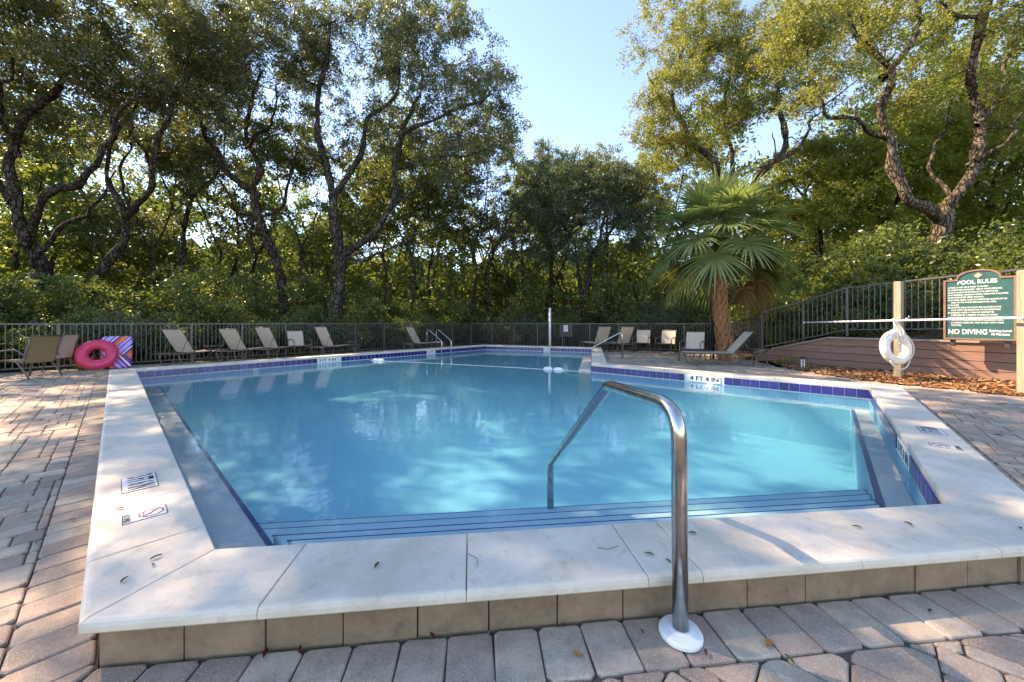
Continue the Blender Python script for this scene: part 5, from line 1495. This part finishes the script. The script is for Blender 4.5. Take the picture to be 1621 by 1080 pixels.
mbo = bpy.data.meshes.new('leaf_boot'); mbo.from_pydata(np.vstack(bo.v).tolist(), [], bo.f); mbo.update(); mbo.materials.append(M['boot'])
nb_ = 0; z = 0.12
while z < TOPZ:
    for k in range(6):
        a = k * math.pi / 3 + nb_ * 0.52 + random.uniform(-.12, .12)
        r = np.interp(z, [0, 0.7, 1.9, 3.3], [0.17, 0.125, 0.135, 0.10]); xo = np.interp(z, [0, 0.8, 1.7, 3.2], [0, -0.05, -0.16, -0.2])
        o = link('leaf_boot', mbo, None, palm)
        s = random.uniform(0.72, 0.98)
        o.location = (xo + r * math.cos(a), r * math.sin(a), z + random.uniform(-.03, .03)); o.rotation_euler = (random.uniform(-.1, .12), 0, a - math.pi / 2); o.scale = (s, s, s)
    z += 0.155; nb_ += 1
HUB = np.array([-0.20, 0, TOPZ + 1.05])
def frond(az, el, mat, pet=1.0, fan=1.0, nb=40, droop=0.6):
    u = np.array([math.cos(az) * math.cos(el), math.sin(az) * math.cos(el), math.sin(el)])
    pts = [HUB + u * pet * t + np.array([0, 0, -0.28 * droop * (t * pet) ** 2]) + np.array([0, 0, 0.25 * el]) for t in np.linspace(0, 1, 7)]
    V, Q = tube_arr(np.array(pts), np.linspace(0.026, 0.012, 7), 5)
    VV, FF = [V], [Q]; off = len(V)
    fwd = unit(pts[-1] - pts[-2]); bd = math.radians(8 + 26 * max(0.0, 1 - el / 1.3)) if droop < 1.2 else 0.9; fwd = unit(fwd * math.cos(bd) - np.array([0, 0, 1.0]) * math.sin(bd) * max(0.15, math.cos(el))); side = unit(np.cross(fwd, [0, 0, 1.0])); up = np.cross(side, fwd)
    ang = np.linspace(-2.5, 2.5, nb) + rng.normal(size=nb) * 0.03
    for j, a in enumerate(ang):
        d0 = unit(fwd * math.cos(a) + side * math.sin(a) + up * (0.10 + 0.22 * abs(a) / 2.5))
        Lb = fan * (1.02 - 0.16 * abs(a) / 2.5) * rng.uniform(0.88, 1.06)
        s0 = pts[-1] + fwd * 0.25 * fan * max(0, math.cos(a)) * 0.6
        wv = unit(np.cross(d0, up + side * 0.15 * (1 if j % 2 else -1)))
        tt = np.linspace(0, 1, 6); W = np.array([0.010, 0.026, 0.027, 0.022, 0.013, 0.002]) * (0.8 + 0.4 * fan)
        rows = []
        for t, w in zip(tt, W):
            c = s0 + d0 * Lb * t + np.array([0, 0, -1.0]) * droop * Lb * max(0, t - 0.25) ** 2 * (0.75 + 0.5 * math.sin(j * 2.4) ** 2)
            rows += [c - wv * w, c + wv * w]
        VV.append(np.array(rows)); i = np.arange(5) * 2 + off
        FF.append(np.stack([i, i + 1, i + 3, i + 2], 1)); off += 12
    me = mesh_np('frond', np.vstack(VV), quads=np.vstack(FF))
    return link('frond', me, M[mat], palm)
ga = 2.399963
for k in range(48):
    t = k / 47; el = math.radians(84 - 100 * t ** 0.85); az = k * ga
    if el < -0.15 and math.sin(az) < -0.3: continue
    frond(az, el + random.uniform(-.1, .1), 'palm_green' if t < 0.82 or k % 2 else 'palm_yellow', pet=0.95 + 0.6 * math.sqrt(t) * random.uniform(0.85, 1.1), fan=random.uniform(1.05, 1.3), droop=0.25 + 0.22 * t)
for k in range(6):
    frond((math.pi if k % 2 else 0) + random.uniform(-.45, .45), math.radians(random.uniform(-25, -8)), 'palm_yellow', 1.2, 1.05, 36, 0.7)
for az, pt in ((-0.1, 1.3), (0.45, 1.4)):
    frond(az, math.radians(-22), 'palm_dead', pt, 0.8, 30, 1.3)

# ---- small plants
def blades(name, label, loc, n, L, w, mat, cat='plant', spread=0.6, group=None):
    VV, FF, off = [], [], 0
    for k in range(n):
        az = rng.uniform(0, 6.28); el = rng.uniform(0.35, 1.45) if spread > 0.5 else rng.uniform(0.9, 1.5)
        u = np.array([math.cos(az) * math.cos(el), math.sin(az) * math.cos(el), math.sin(el)]); s = np.array([-math.sin(az), math.cos(az), 0])
        Lb = L * rng.uniform(0.6, 1.1); rows = []
        for t, ww in zip((0, .3, .65, 1), (0.7, 1, .7, .06)):
            c = u * Lb * t + np.array([0, 0, -0.28 * Lb * t * t]); rows += [c - s * w * ww / 2, c + s * w * ww / 2]
        VV.append(np.array(rows)); i = np.arange(3) * 2 + off; FF.append(np.stack([i, i + 1, i + 3, i + 2], 1)); off += 8
    o = thing(name, label, cat, loc, 0, group)
    link('leaf_tuft', mesh_np('leaf_tuft', np.vstack(VV), quads=np.vstack(FF)), M[mat], o)
    return o
p = G(1252, 545, .4); blades('yucca_plant', 'spiky yucca at the foot of the sloping fence', (8.75, 11.3, 0.42), 40, 0.62, 0.035, 'leaf_wood')
for px, d, lab in ((1240, 10.3, 'loose grassy tuft in front of the wing of the plank wall'), (1252, 10.2, 'thin grassy tuft next to the path light')):
    blades('grass_tuft', lab, P0(px, d), 60, 0.5, 0.012, 'palm_yellow', 'grass', 0.4)
blades('palmetto', 'fan leaved palmetto poking up behind the fence left of the pink ring', (-13.0, 10.6, 0), 46, 1.75, 0.06, 'palm_green')
blades('palmetto', 'dry brown palm frond lying behind the pale left armchair', (-11.2, 9.55, 0.0), 34, 0.8, 0.03, 'palm_dead', 'frond')
for s_, t_, lab in ((2.6, 0.75, 'strappy green plant behind the life ring post'), (4.1, 0.9, 'strappy green plant behind the rules board'), (0.9, 0.8, 'strappy green plant inside the sloping fence')):
    q = WALL[1] + wd_ * s_ + wn_ * t_; blades('strappy_plant', lab, (*q, bank_z(q)), 40, 0.9, 0.05, 'leaf_wood')

# ---- wooded ridge closing the view far behind
def ridge_mat():
    t = NT('far_ridge_foliage'); g = t.n('ShaderNodeNewGeometry'); n1 = t.noise(g.outputs['Position'], 0.9, 9, 0.75)
    t.col(t.ramp(n1, [(0.32, (0.012, 0.02, 0.008)), (0.5, (0.05, 0.075, 0.02)), (0.68, (0.13, 0.15, 0.04))])); t.set(0.9, 0, 0.1); t.bump(n1, 1.0, 1.2)
    return t.m
rr = np.random.default_rng(3); th = np.radians(np.linspace(-85, 85, 160)); V = []
for j, f in enumerate((0, .35, .7, .9, 1.0)):
    for i, q in enumerate(th):
        D = 52 + 9 * f + rr.normal() * 0.9; hgt = (12.5 + 1.6 * math.sin(q * 9) + 1.1 * math.sin(q * 23 + 1) + rr.normal() * 0.6) * f
        V.append((math.sin(q) * D, math.cos(q) * D, hgt - 0.3))
n = len(th); fs = [(j * n + i, j * n + i + 1, (j + 1) * n + i + 1, (j + 1) * n + i) for j in range(4) for i in range(n - 1)]
me = bpy.data.meshes.new('wooded_ridge'); me.from_pydata(V, [], fs); me.update()
tag(link('wooded_ridge', me, ridge_mat()), kind='structure')
